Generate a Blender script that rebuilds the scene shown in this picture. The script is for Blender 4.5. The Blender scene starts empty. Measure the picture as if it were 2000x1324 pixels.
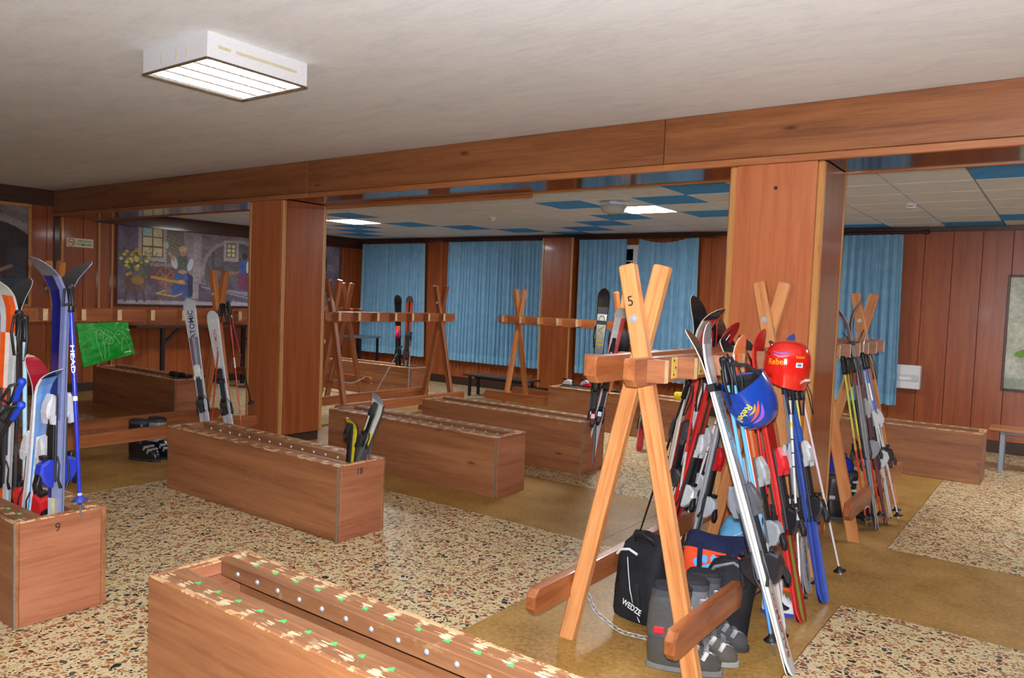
import bpy, math, random
from math import sin, cos, pi, radians, sqrt, atan2, hypot
from mathutils import Vector, Matrix, Quaternion

rng = random.Random(7)
S = bpy.context.scene
COL = S.collection

# ------------------------------------------------------------------ camera, light, exposure
def make_camera():
    cam = bpy.data.cameras.new('camera')
    o = bpy.data.objects.new('camera', cam)
    COL.objects.link(o)
    y, p, r = 0.63224444, 0.05121872, 0.03937901          # yaw left of +Y, pitch down, roll
    f = Vector((-sin(y)*cos(p), cos(y)*cos(p), -sin(p)))
    rt = Vector((cos(y), sin(y), 0)); up = rt.cross(f)
    R = cos(r)*rt + sin(r)*up; U = -sin(r)*rt + cos(r)*up
    o.matrix_world = Matrix(((R.x, U.x, -f.x, 0), (R.y, U.y, -f.y, 0), (R.z, U.z, -f.z, 1.55), (0, 0, 0, 1)))
    cam.sensor_width = 36; cam.lens = 1490.4/2000*36
    cam.clip_start = 0.05; cam.clip_end = 100
    S.camera = o
    return o, R, U, f
CAM, CR, CU, CF = make_camera()

w = bpy.data.worlds.new('world'); S.world = w
w.use_nodes = True
w.node_tree.nodes['Background'].inputs[0].default_value = (0.5, 0.55, 0.6, 1)
w.node_tree.nodes['Background'].inputs[1].default_value = 0.02
S.view_settings.view_transform = 'Standard'
S.view_settings.look = 'None'
S.view_settings.gamma = 1
S.view_settings.use_curve_mapping = False
S.view_settings.exposure = 0.0

FLASH_W = 680.0          # the camera's own flash, just above the lens
LAMP_E = 62.0             # ceiling fluorescent fixtures (emission)
def make_flash():
    l = bpy.data.lights.new('camera_flash', 'SPOT')
    l.energy = FLASH_W; l.shadow_soft_size = 0.02; l.color = (0.95, 0.98, 1.05)
    l.spot_size = radians(168); l.spot_blend = 0.35
    o = bpy.data.objects.new('camera_flash', l); COL.objects.link(o)
    m = CAM.matrix_world.copy()
    m.translation = Vector((0, 0, 1.55)) + CU*0.07 + CR*0.01 + CF*0.02
    o.matrix_world = m
make_flash()

# ------------------------------------------------------------------ tagging
def tag(o, label=None, cat=None, group=None, kind=None):
    if label: o['label'] = label
    if cat: o['category'] = cat
    if group: o['group'] = group
    if kind: o['kind'] = kind
    return o

def empty(name, loc=(0, 0, 0), rotz=0, label=None, cat=None, group=None):
    o = bpy.data.objects.new(name, None); COL.objects.link(o)
    o.empty_display_size = 0.1
    o.location = loc; o.rotation_euler = (0, 0, rotz)
    return tag(o, label, cat, group)

def place(o, M):
    o.matrix_basis = M
    return o

# ------------------------------------------------------------------ mesh builder
class MB:
    def __init__(s):
        s.v = []; s.f = []; s.m = []; s.s = []
    def add(s, vs, fs, m=0, smooth=False, M=None):
        b = len(s.v)
        for p in vs:
            s.v.append(tuple(M @ Vector(p)) if M is not None else tuple(p))
        for k, f in enumerate(fs):
            s.f.append(tuple(b+i for i in f))
            s.m.append(m[k] if isinstance(m, (list, tuple)) else m); s.s.append(smooth)
        return s
    def box(s, x0, x1, y0, y1, z0, z1, m=0, c=0.0, M=None):
        if c <= 0:
            vs = [(x, y, z) for z in (z0, z1) for y in (y0, y1) for x in (x0, x1)]
            fs = [(0, 2, 3, 1), (4, 5, 7, 6), (0, 1, 5, 4), (2, 6, 7, 3), (0, 4, 6, 2), (1, 3, 7, 5)]
            return s.add(vs, fs, m, False, M)
        X = (x0, x1); Y = (y0, y1); Z = (z0, z1)
        vs = []; idx = {}
        for i in (0, 1):
            for j in (0, 1):
                for k in (0, 1):
                    sx = c if i == 0 else -c; sy = c if j == 0 else -c; sz = c if k == 0 else -c
                    for a in range(3):
                        p = [X[i]+sx, Y[j]+sy, Z[k]+sz]
                        p[a] = (X[i], Y[j], Z[k])[a]
                        idx[(i, j, k, a)] = len(vs); vs.append(tuple(p))
        fs = []
        g = lambda i, j, k, a: idx[(i, j, k, a)]
        for i in (0, 1):
            q = [g(i, 0, 0, 0), g(i, 1, 0, 0), g(i, 1, 1, 0), g(i, 0, 1, 0)]; fs.append(tuple(q if i else q[::-1]))
        for j in (0, 1):
            q = [g(0, j, 0, 1), g(0, j, 1, 1), g(1, j, 1, 1), g(1, j, 0, 1)]; fs.append(tuple(q if j else q[::-1]))
        for k in (0, 1):
            q = [g(0, 0, k, 2), g(1, 0, k, 2), g(1, 1, k, 2), g(0, 1, k, 2)]; fs.append(tuple(q if k else q[::-1]))
        for j in (0, 1):
            for k in (0, 1):
                q = [g(0, j, k, 1), g(1, j, k, 1), g(1, j, k, 2), g(0, j, k, 2)]; fs.append(tuple(q if j == k else q[::-1]))
        for i in (0, 1):
            for k in (0, 1):
                q = [g(i, 0, k, 2), g(i, 1, k, 2), g(i, 1, k, 0), g(i, 0, k, 0)]; fs.append(tuple(q if i == k else q[::-1]))
        for i in (0, 1):
            for j in (0, 1):
                q = [g(i, j, 0, 0), g(i, j, 1, 0), g(i, j, 1, 1), g(i, j, 0, 1)]; fs.append(tuple(q if i == j else q[::-1]))
        for i in (0, 1):
            for j in (0, 1):
                for k in (0, 1):
                    q = [g(i, j, k, 0), g(i, j, k, 1), g(i, j, k, 2)]
                    fs.append(tuple(q if (i+j+k) % 2 else q[::-1]))
        return s.add(vs, fs, m, False, M)
    def prism(s, poly, axis, a0, a1, m=0, M=None, inset=0.0):
        """poly: 2D points; axis 0/1/2 is the extrusion axis, the 2D coords fill the other two in order; inset bevels both ends"""
        n = len(poly)
        cx = sum(p[0] for p in poly)/n; cy = sum(p[1] for p in poly)/n
        def P(p, a):
            q = [p[0], p[1]]; q.insert(axis, a); return tuple(q)
        rings = [(a0, 0)] if inset == 0 else [(a0, inset), (a0+(inset if a1 > a0 else -inset), 0)]
        rings += [(a1, 0)] if inset == 0 else [(a1-(inset if a1 > a0 else -inset), 0), (a1, inset)]
        vs = []
        for a, i in rings:
            for p in poly:
                d = hypot(p[0]-cx, p[1]-cy) or 1
                k = max(0.2, (d-i*1.4)/d)
                vs.append(P((cx+(p[0]-cx)*k, cy+(p[1]-cy)*k), a))
        fs = [tuple(range(n))[::-1], tuple(range((len(rings)-1)*n, len(rings)*n))]
        for r in range(len(rings)-1):
            for i in range(n):
                j = (i+1) % n
                fs.append((r*n+i, r*n+j, (r+1)*n+j, (r+1)*n+i))
        return s.add(vs, fs, m, False, M)
    def loft(s, rings, m=0, smooth=True, cap0=True, cap1=True, M=None, closed=True):
        n = len(rings[0]); vs = [p for r in rings for p in r]; fs = []
        for r in range(len(rings)-1):
            for i in range(n if closed else n-1):
                j = (i+1) % n
                fs.append((r*n+i, r*n+j, (r+1)*n+j, (r+1)*n+i))
        s.add(vs, fs, m, smooth, M)
        if cap0: s.add(rings[0], [tuple(range(n))[::-1]], m, False, M)
        if cap1: s.add(rings[-1], [tuple(range(n))], m, False, M)
        return s
    def tube(s, pts, r, n=8, m=0, caps=True, closed=False, flat=1.0):
        pts = [Vector(p) for p in pts]; k = len(pts)
        rr = r if isinstance(r, (list, tuple)) else [r]*k
        rings = []; prev = None
        for i, p in enumerate(pts):
            a = pts[(i-1) % k] if (closed or i > 0) else p
            b = pts[(i+1) % k] if (closed or i < k-1) else p
            t = (b-a)
            t = t.normalized() if t.length > 1e-9 else Vector((0, 0, 1))
            if prev is None:
                u = t.orthogonal().normalized()
            else:
                u = prev - t*prev.dot(t)
                u = u.normalized() if u.length > 1e-6 else t.orthogonal().normalized()
            prev = u; v = t.cross(u)
            rings.append([tuple(p + (u*cos(2*pi*q/n)*flat + v*sin(2*pi*q/n))*rr[i]) for q in range(n)])
        if closed: rings.append(rings[0])
        return s.loft(rings, m, True, caps and not closed, caps and not closed)
    def lathe(s, prof, n=16, m=0, M=None, smooth=True, ax=2):
        rings = []
        for r, z in prof:
            ring = []
            for q in range(n):
                a = 2*pi*q/n
                p = [r*cos(a), r*sin(a)]; p.insert(ax, z); ring.append(tuple(p))
            rings.append(ring)
        return s.loft(rings, m, smooth, True, True, M)
    def ellipsoid(s, c, r, nu=14, nv=8, m=0, M=None, v0=-pi/2, v1=pi/2):
        rings = []
        for j in range(nv+1):
            t = v0+(v1-v0)*j/nv
            ct = max(cos(t), 1e-3)
            rings.append([(c[0]+r[0]*ct*cos(2*pi*i/nu), c[1]+r[1]*ct*sin(2*pi*i/nu), c[2]+r[2]*sin(t)) for i in range(nu)])
        return s.loft(rings, m, True, True, True, M)
    def mesh(s, name, mats):
        me = bpy.data.meshes.new(name)
        me.from_pydata(s.v, [], s.f)
        for mt in mats: me.materials.append(mt)
        me.polygons.foreach_set('material_index', s.m)
        me.polygons.foreach_set('use_smooth', s.s)
        me.update()
        return me
    def build(s, name, mats, parent=None, M=None):
        if not isinstance(mats, (list, tuple)): mats = [mats]
        return inst(name, s.mesh(name, mats), parent, M)

def inst(name, me, parent=None, M=None):
    o = bpy.data.objects.new(name, me); COL.objects.link(o)
    if parent is not None: o.parent = parent
    if M is not None: o.matrix_basis = M
    return o

def frame(p0, p1, up=(0, 0, 1)):
    """matrix with local X from p0 to p1 and local Z as near `up` as it can be"""
    p0 = Vector(p0); p1 = Vector(p1)
    x = (p1-p0).normalized(); u = Vector(up)
    z = (u - x*u.dot(x))
    z = z.normalized() if z.length > 1e-6 else x.orthogonal().normalized()
    y = z.cross(x)
    return Matrix(((x.x, y.x, z.x, p0.x), (x.y, y.y, z.y, p0.y), (x.z, y.z, z.z, p0.z), (0, 0, 0, 1)))

def bar(name, p0, p1, wz, wy, mat, parent=None, up=(0, 0, 1), c=0.006):
    L = (Vector(p1)-Vector(p0)).length
    return MB().box(0, L, -wy/2, wy/2, -wz/2, wz/2, 0, c).build(name, mat, parent, frame(p0, p1, up))

_txt = {}
def text_geo(txt, size=1.0, bold=0.0):
    """triangulated letters lying in XY, centred; returns verts, faces, width, height"""
    key = (txt, bold)
    if key not in _txt:
        cu = bpy.data.curves.new('lettering', 'FONT'); cu.body = txt; cu.size = 1.0; cu.offset = bold
        cu.resolution_u = 3
        o = bpy.data.objects.new('lettering', cu); COL.objects.link(o)
        dg = bpy.context.evaluated_depsgraph_get(); dg.update()
        me = bpy.data.meshes.new_from_object(o.evaluated_get(dg))
        vs = [tuple(v.co) for v in me.vertices]; fs = [tuple(p.vertices) for p in me.polygons]
        bpy.data.objects.remove(o); bpy.data.curves.remove(cu); bpy.data.meshes.remove(me)
        x0 = min(v[0] for v in vs); x1 = max(v[0] for v in vs); y0 = min(v[1] for v in vs); y1 = max(v[1] for v in vs)
        vs = [(v[0]-(x0+x1)/2, v[1]-(y0+y1)/2, 0) for v in vs]
        _txt[key] = (vs, fs, x1-x0, y1-y0)
    vs, fs, W, H = _txt[key]
    return [(v[0]*size, v[1]*size, 0) for v in vs], fs, W*size, H*size

def letters(name, txt, width, mat, parent, M, height=None, bold=0.0, warp=None, lift=0.0012):
    vs, fs, W, H = text_geo(txt, 1.0, bold)
    sx = width/W; sy = (height/H) if height else sx
    mb = MB(); pts = [(v[0]*sx, v[1]*sy, 0) for v in vs]
    if warp: pts = [warp(p) for p in pts]
    mb.add(pts, fs, 0)
    if not warp:                                               # a print with a hair of thickness
        mb.add([(p[0], p[1], -lift*0.8) for p in pts], [f[::-1] for f in fs], 0)
    return mb.build(name, mat, parent, M)

def basis(o, x, y, z=None):
    """matrix from origin and axis vectors"""
    x = Vector(x).normalized(); y = Vector(y); y = (y - x*y.dot(x)).normalized()
    z = x.cross(y)
    return Matrix(((x.x, y.x, z.x, o[0]), (x.y, y.y, z.y, o[1]), (x.z, y.z, z.z, o[2]), (0, 0, 0, 1)))

# ------------------------------------------------------------------ materials
def lin(c):
    return tuple((v/12.92 if v <= 0.04045 else ((v+0.055)/1.055)**2.4) for v in [q/255 for q in c])+(1,)

class NT:
    def __init__(s, name):
        s.mat = bpy.data.materials.new(name); s.mat.use_nodes = True
        s.t = s.mat.node_tree; s.b = s.t.nodes['Principled BSDF']
        s.out = s.t.nodes['Material Output']
    def n(s, typ, **kw):
        nd = s.t.nodes.new(typ)
        for k, v in kw.items():
            if k.startswith('i_'): nd.inputs[int(k[2:]) if k[2:].isdigit() else k[2:]].default_value = v
            else: setattr(nd, k, v)
        return nd
    def l(s, a, b): s.t.links.new(a, b)
    def coords(s, scale=(1, 1, 1), rand=True):
        tc = s.n('ShaderNodeTexCoord')
        mp = s.n('ShaderNodeMapping'); mp.inputs['Scale'].default_value = scale
        if rand:
            oi = s.n('ShaderNodeObjectInfo')
            mu = s.n('ShaderNodeMath', operation='MULTIPLY'); mu.inputs[1].default_value = 37.0
            s.l(oi.outputs['Random'], mu.inputs[0])
            ad = s.n('ShaderNodeVectorMath', operation='ADD')
            s.l(tc.outputs['Object'], ad.inputs[0]); s.l(mu.outputs[0], ad.inputs[1])
            s.l(ad.outputs[0], mp.inputs['Vector'])
        else:
            s.l(tc.outputs['Object'], mp.inputs['Vector'])
        return mp.outputs['Vector']
    def noise(s, vec, scale, detail=3, rough=0.55, dist=0.0):
        nd = s.n('ShaderNodeTexNoise'); nd.inputs['Scale'].default_value = scale
        nd.inputs['Detail'].default_value = detail; nd.inputs['Roughness'].default_value = rough
        nd.inputs['Distortion'].default_value = dist
        s.l(vec, nd.inputs['Vector']); return nd.outputs['Fac']
    def ramp(s, fac, stops, interp='LINEAR'):
        r = s.n('ShaderNodeValToRGB'); cr = r.color_ramp; cr.interpolation = interp
        while len(cr.elements) < len(stops): cr.elements.new(0.5)
        for e, (p, c) in zip(cr.elements, stops):
            e.position = p; e.color = c if len(c) == 4 else tuple(c)+(1,)
        s.l(fac, r.inputs['Fac']); return r.outputs['Color']
    def mix(s, fac, a, b, mode='MIX'):
        nd = s.n('ShaderNodeMix', data_type='RGBA', blend_type=mode)
        for sock, v in ((nd.inputs[0], fac), (nd.inputs[6], a), (nd.inputs[7], b)):
            if hasattr(v, 'is_linked'): s.l(v, sock)
            else: sock.default_value = v
        return nd.outputs[2]
    def math(s, op, a, b=None, clamp=False):
        nd = s.n('ShaderNodeMath', operation=op, use_clamp=clamp)
        for i, v in enumerate((a, b)):
            if v is None: continue
            if hasattr(v, 'is_linked'): s.l(v, nd.inputs[i])
            else: nd.inputs[i].default_value = v
        return nd.outputs[0]
    def bump(s, h, strength=0.2, dist=0.01):
        nd = s.n('ShaderNodeBump'); nd.inputs['Strength'].default_value = strength; nd.inputs['Distance'].default_value = dist
        s.l(h, nd.inputs['Height']); s.l(nd.outputs[0], s.b.inputs['Normal'])
    def fin(s, color, rough=0.5, metal=0.0, coat=0.0, spec=0.5):
        if hasattr(color, 'is_linked'): s.l(color, s.b.inputs['Base Color'])
        else: s.b.inputs['Base Color'].default_value = color
        s.b.inputs['Roughness'].default_value = rough; s.b.inputs['Metallic'].default_value = metal
        s.b.inputs['Coat Weight'].default_value = coat; s.b.inputs['Coat Roughness'].default_value = 0.08
        s.b.inputs['Specular IOR Level'].default_value = spec
        return s.mat

_plain = {}
def plain(rgb, rough=0.45, metal=0.0, coat=0.0, var=0.12, scale=60, bump=0.0):
    key = (tuple(rgb), rough, metal, coat, var, scale, bump)
    if key in _plain: return _plain[key]
    t = NT('paint_%d_%d_%d' % tuple(rgb))
    v = t.coords()
    f = t.noise(v, scale, 3)
    c = lin(rgb)
    dk = tuple(q*(1-var) for q in c[:3])+(1,); lt = tuple(min(1, q*(1+var)) for q in c[:3])+(1,)
    col = t.ramp(f, [(0.3, dk), (0.7, lt)])
    if bump: t.bump(f, bump, 0.003)
    _plain[key] = t.fin(col, rough, metal, coat)
    return _plain[key]

def wood(name, base, dark, light, axis=0, rough=0.4, coat=0.15, knots=0.5, grain=1.0, scuff=0.0, scuffcol=(200, 180, 150), contrast=1.0, bump=0.08, knotscale=1.0, worn=None, slots=0):
    t = NT(name)
    sc = [14, 14, 14]; sc[axis] = 0.9
    v = t.coords(tuple(q*grain for q in sc))
    broad = t.noise(v, 0.9, 4, 0.6, 0.4)
    fine = t.noise(v, 6.0, 5, 0.65, 0.2)
    mixf = t.math('ADD', t.math('MULTIPLY', broad, 0.68), t.math('MULTIPLY', fine, 0.32))
    k = 0.16/contrast
    col = t.ramp(mixf, [(0.5-k, lin(dark)), (0.5, lin(base)), (0.5+k, lin(light))])
    if knots > 0:
        ks = [11*knotscale, 11*knotscale, 11*knotscale]; ks[axis] = 3.4*knotscale
        kv = t.coords(tuple(ks))
        vo = t.n('ShaderNodeTexVoronoi', feature='F1'); vo.inputs['Scale'].default_value = 0.8
        t.l(kv, vo.inputs['Vector'])
        sep = t.n('ShaderNodeSeparateColor'); t.l(vo.outputs['Color'], sep.inputs[0])
        gate = t.math('LESS_THAN', sep.outputs[0], 0.28*knots)
        rad = t.math('MULTIPLY', sep.outputs[1], 0.16)
        rad = t.math('ADD', rad, 0.07)
        d = t.math('DIVIDE', vo.outputs['Distance'], rad)
        m = t.math('MULTIPLY', t.math('SUBTRACT', 1.15, d, True), gate, True)
        col = t.mix(m, col, tuple(q*0.35 for q in lin(dark)[:3])+(1,))
    if scuff > 0:
        s2 = [9, 9, 9]; s2[axis] = 4.0
        nv = t.noise(t.coords(tuple(s2)), 1.3, 5, 0.7)
        f = t.math('MULTIPLY', t.math('SUBTRACT', nv, 0.60, True), 7.0*scuff, True)
        col = t.mix(t.math('MULTIPLY', f, 0.55), col, lin(scuffcol))
    if worn or slots:
        tc = t.n('ShaderNodeTexCoord'); sp = t.n('ShaderNodeSeparateXYZ'); t.l(tc.outputs['Object'], sp.inputs[0])
        streak = t.noise(t.coords((9, 90, 90)), 1.0, 4, 0.7)
    if worn:      # varnish rubbed off along the top edge
        m = t.math('MULTIPLY', t.math('GREATER_THAN', sp.outputs[worn[1]], worn[0]), t.math('GREATER_THAN', t.noise(t.coords((7, 7, 7)), 2.0, 4, 0.7), 0.50))
        col = t.mix(t.math('MULTIPLY', m, 0.8), col, lin((216, 176, 128)))
    if slots:     # bare wood where skis rub between the markers
        ph = t.math('SINE', t.math('MULTIPLY', sp.outputs[0], 2*pi/slots))
        a = t.math('MULTIPLY', t.math('SUBTRACT', ph, 0.05, True), 1.2, True)
        m = t.math('MULTIPLY', t.math('GREATER_THAN', t.math('ADD', t.math('MULTIPLY', a, 0.16), streak), 0.63), t.math('GREATER_THAN', sp.outputs[2], 0.050))
        m = t.math('MULTIPLY', m, t.math('LESS_THAN', sp.outputs[1], 0.05))
        col = t.mix(t.math('MULTIPLY', m, 0.85), col, lin((228, 206, 164)))
    if bump: t.bump(fine, bump, 0.002)
    return t.fin(col, rough, 0, coat)

M = {}
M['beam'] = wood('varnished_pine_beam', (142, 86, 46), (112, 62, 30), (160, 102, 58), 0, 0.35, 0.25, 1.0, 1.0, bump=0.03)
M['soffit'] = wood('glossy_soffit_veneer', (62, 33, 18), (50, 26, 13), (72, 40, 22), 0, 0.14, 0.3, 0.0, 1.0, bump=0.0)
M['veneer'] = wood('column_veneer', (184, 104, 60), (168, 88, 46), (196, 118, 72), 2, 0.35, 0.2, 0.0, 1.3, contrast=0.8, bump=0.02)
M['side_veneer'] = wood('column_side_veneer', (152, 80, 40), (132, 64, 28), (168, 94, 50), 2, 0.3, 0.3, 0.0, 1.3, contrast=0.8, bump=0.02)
M['wall_wood'] = wood('wall_panel_veneer', (150, 76, 36), (128, 58, 24), (168, 92, 46), 2, 0.32, 0.25, 0.0, 1.1, contrast=0.9, bump=0.02)
M['trim'] = wood('pale_pine_trim', (196, 138, 78), (172, 112, 56), (214, 160, 98), 2, 0.35, 0.3, 0.5, 1.0)
M['trim_x'] = wood('pine_trim_along', (170, 104, 58), (140, 80, 40), (190, 124, 74), 0, 0.35, 0.3, 0.2, 1.0)
M['rack'] = wood('rack_pine', (208, 140, 84), (176, 104, 56), (224, 162, 104), 0, 0.38, 0.25, 0.45, 1.0, scuff=0.15, scuffcol=(120, 70, 40))
M['rail'] = wood('rack_rail_pine', (158, 92, 52), (126, 66, 34), (178, 112, 68), 0, 0.38, 0.25, 0.35, 1.0, scuff=0.2, scuffcol=(110, 60, 36))
M['pegend'] = wood('peg_end_grain', (222, 190, 142), (196, 160, 108), (236, 210, 168), 0, 0.55, 0.0, 0.0, 1.6)
M['pegface'] = wood('peg_face', (150, 92, 56), (122, 70, 40), (168, 108, 68), 0, 0.45, 0.1, 0.0, 1.2)
M['box'] = wood('stained_box_board', (152, 98, 62), (122, 74, 44), (172, 116, 76), 0, 0.5, 0.08, 0.35, 0.8, scuff=0.55, scuffcol=(186, 150, 118), worn=(0.474, 2))
M['box_end'] = wood('stained_box_end', (166, 104, 72), (134, 76, 50), (184, 122, 90), 1, 0.5, 0.08, 0.35, 0.8, scuff=0.4, scuffcol=(196, 150, 120), worn=(0.474, 2))
M['box_slat'] = wood('worn_box_slat', (140, 92, 58), (112, 70, 42), (160, 112, 74), 0, 0.55, 0.05, 0.0, 1.0, scuff=0.8, scuffcol=(226, 200, 156), slots=0.1235)
M['rack_dark'] = wood('dark_rack_pine', (160, 94, 54), (128, 70, 36), (180, 114, 70), 0, 0.4, 0.2, 0.45, 1.0, scuff=0.2, scuffcol=(100, 60, 36))  # browner, darker pine tone for the back-left racks
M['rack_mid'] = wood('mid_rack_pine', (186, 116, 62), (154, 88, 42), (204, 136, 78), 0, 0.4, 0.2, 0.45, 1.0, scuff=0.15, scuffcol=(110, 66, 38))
M['plinth'] = plain((58, 36, 26), 0.5)
M['dark_trim'] = wood('dark_frieze', (70, 38, 20), (54, 28, 14), (84, 48, 28), 1, 0.35, 0.2, 0.0, 1.0)

def plaster():
    t = NT('brushed_plaster')
    v = t.coords((1.0, 2.6, 1), False)
    a = t.noise(v, 2.2, 8, 0.68, 0.6)
    b = t.noise(v, 14, 4, 0.6)
    f = t.math('ADD', t.math('MULTIPLY', a, 0.7), t.math('MULTIPLY', b, 0.3))
    col = t.ramp(f, [(0.34, lin((228, 232, 238))), (0.5, lin((239, 243, 248))), (0.66, lin((246, 249, 252)))])
    t.bump(f, 0.25, 0.01)
    return t.fin(col, 0.85)
M['plaster'] = plaster()

def terrazzo():
    t = NT('chip_terrazzo')
    base = t.coords((1, 1, 1), False)
    wob = t.n('ShaderNodeTexNoise'); wob.inputs['Scale'].default_value = 26; wob.inputs['Detail'].default_value = 2
    t.l(base, wob.inputs['Vector'])
    vm = t.n('ShaderNodeVectorMath', operation='MULTIPLY_ADD')
    t.l(wob.outputs['Color'], vm.inputs[0]); vm.inputs[1].default_value = (0.03, 0.03, 0); t.l(base, vm.inputs[2])
    vec = vm.outputs[0]
    matrix = t.ramp(t.noise(base, 90, 3), [(0.35, lin((192, 172, 128))), (0.65, lin((220, 204, 162)))])
    def layer(col, scale, edge, fr, stops):
        a = t.n('ShaderNodeTexVoronoi', feature='F1', voronoi_dimensions='2D'); a.inputs['Scale'].default_value = scale
        e = t.n('ShaderNodeTexVoronoi', feature='DISTANCE_TO_EDGE', voronoi_dimensions='2D'); e.inputs['Scale'].default_value = scale
        t.l(vec, a.inputs['Vector']); t.l(vec, e.inputs['Vector'])
        sep = t.n('ShaderNodeSeparateColor'); t.l(a.outputs['Color'], sep.inputs[0])
        th = t.math('ADD', t.math('MULTIPLY', sep.outputs[1], 0.16), edge)
        inside = t.math('GREATER_THAN', e.outputs['Distance'], th)
        has = t.math('LESS_THAN', sep.outputs[2], fr)
        chip = t.ramp(sep.outputs[0], stops, 'CONSTANT')
        return t.mix(t.math('MULTIPLY', inside, has), col, chip)
    cols = [(0.0, lin((150, 92, 66))), (0.24, lin((172, 128, 76))), (0.42, lin((128, 70, 54))), (0.55, lin((196, 176, 132))),
            (0.64, lin((74, 76, 66))), (0.76, lin((160, 110, 84))), (0.87, lin((40, 40, 40)))]
    col = layer(matrix, 60, 0.11, 0.55, cols)
    col = layer(col, 34, 0.07, 0.54, cols)
    return t.fin(col, 0.36, 0, 0.0, 0.4)
M['terrazzo'] = terrazzo()

def ochre():
    t = NT('ochre_floor_strip')
    base = t.coords((1, 1, 1), False)
    a = t.noise(base, 3.0, 5, 0.6); b = t.noise(base, 42, 4, 0.7)
    f = t.math('ADD', t.math('MULTIPLY', a, 0.45), t.math('MULTIPLY', b, 0.55))
    col = t.ramp(f, [(0.32, lin((112, 78, 34))), (0.47, lin((156, 118, 60))), (0.56, lin((170, 132, 72))), (0.7, lin((190, 156, 96)))])
    return t.fin(col, 0.42, 0, 0.0, 0.32)
M['ochre'] = ochre()

def fabric(name, c1, c2, scale=300, rough=0.9, bump=0.2):
    t = NT(name)
    v = t.coords()
    f = t.noise(v, scale, 3)
    g = t.noise(v, 9, 4)
    ff = t.math('ADD', t.math('MULTIPLY', f, 0.4), t.math('MULTIPLY', g, 0.6))
    col = t.ramp(ff, [(0.35, lin(c1)), (0.65, lin(c2))])
    t.bump(g, bump, 0.01)
    return t.fin(col, rough, spec=0.25)
M['curtain'] = fabric('blue_curtain_cloth', (112, 158, 188), (134, 178, 206), 250, 0.85)
M['curtain_hem'] = fabric('blue_curtain_hem', (120, 172, 202), (142, 192, 218), 250, 0.85)

def emit(name, rgb, e):
    t = NT(name)
    v = t.coords()
    f = t.noise(v, 30, 2)
    t.l(t.ramp(f, [(0, lin(rgb)), (1, lin([min(255, q+4) for q in rgb]))]), t.b.inputs['Emission Color'])
    t.b.inputs['Emission Strength'].default_value = e
    return t.fin(lin(rgb), 0.5)
M['tube'] = emit('fluorescent_glow', (248, 250, 255), LAMP_E)
M['panel_glow'] = emit('ceiling_panel_glow', (248, 250, 252), LAMP_E*1.3)
M['white'] = plain((222, 222, 224), 0.45, var=0.04)
M['louver'] = plain((240, 238, 226), 0.4, var=0.03)
M['black'] = plain((22, 22, 24), 0.4)
M['ink'] = plain((28, 22, 20), 0.6)
M['steel'] = plain((196, 196, 198), 0.42, 0.55, var=0.06)
M['tile_white'] = fabric('white_ceiling_tile', (208, 220, 236), (222, 232, 246), 260, 0.9, 0.1)
M['tile_blue'] = fabric('blue_ceiling_tile', (66, 150, 232), (82, 166, 242), 260, 0.9, 0.1)
M['grid'] = plain((92, 84, 78), 0.7)

def glass_night():
    t = NT('night_window_glass')
    v = t.coords()
    f = t.noise(v, 2.0, 2)
    return t.fin(t.ramp(f, [(0, lin((8, 9, 12))), (1, lin((16, 17, 22)))]), 0.06)
M['night'] = glass_night()

# ------------------------------------------------------------------ the room
XL, XR = -11.40, 4.0          # left and right walls
YN, YB = -3.0, 10.45          # wall behind the camera, curtained wall
ZC1, ZC2 = 2.80, 2.627        # plaster ceiling, tiled ceiling
YF, YK = 4.75, 5.32           # beam front and back faces
ZB = 2.45                     # beam underside

def structure(o): o['kind'] = 'structure'; return o

# floor: base slab with polished terrazzo fields between ochre strips
fl = structure(MB().box(XL-0.3, XR+0.3, YN-0.3, YB+0.3, -0.2, -0.02).build('floor', M['ochre']))
xs = [(XL, -7.40), (-5.79, -2.21), (-0.90, 2.7)]
ys = [(YN, 0.2), (1.35-1.05+0.0, 4.28)]
strips = []
def slab(name, x0, x1, y0, y1, mat):
    return MB().box(x0, x1, y0, y1, -0.02, 0.0).build(name, mat, fl)
xcuts = [XL, -7.40, -5.79, -2.21, -0.90, 2.7, XR]
ycuts = [(YN, 4.28), (4.28, 5.53), (5.53, YB)]
gap = 0.004
for k, (y0, y1) in enumerate(ycuts):
    if k == 1:
        for x0, x1 in ((XL, -6.0), (-6.0, -2.4), (-2.4, 0.9), (0.9, XR)):
            slab('floor_strip', x0+gap/2, x1-gap/2, y0+gap/2, y1-gap/2, M['ochre'])
        continue
    for i in range(len(xcuts)-1):
        x0, x1 = xcuts[i], xcuts[i+1]
        och = i in (1, 3, 5)
        yy = y0
        n = 3 if och else 1
        for j in range(n):
            a = y0+(y1-y0)*j/n; b = y0+(y1-y0)*(j+1)/n
            slab('floor_strip' if och else 'terrazzo_panel', x0+gap/2, x1-gap/2, a+gap/2, b-gap/2, M['ochre'] if och else M['terrazzo'])

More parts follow.
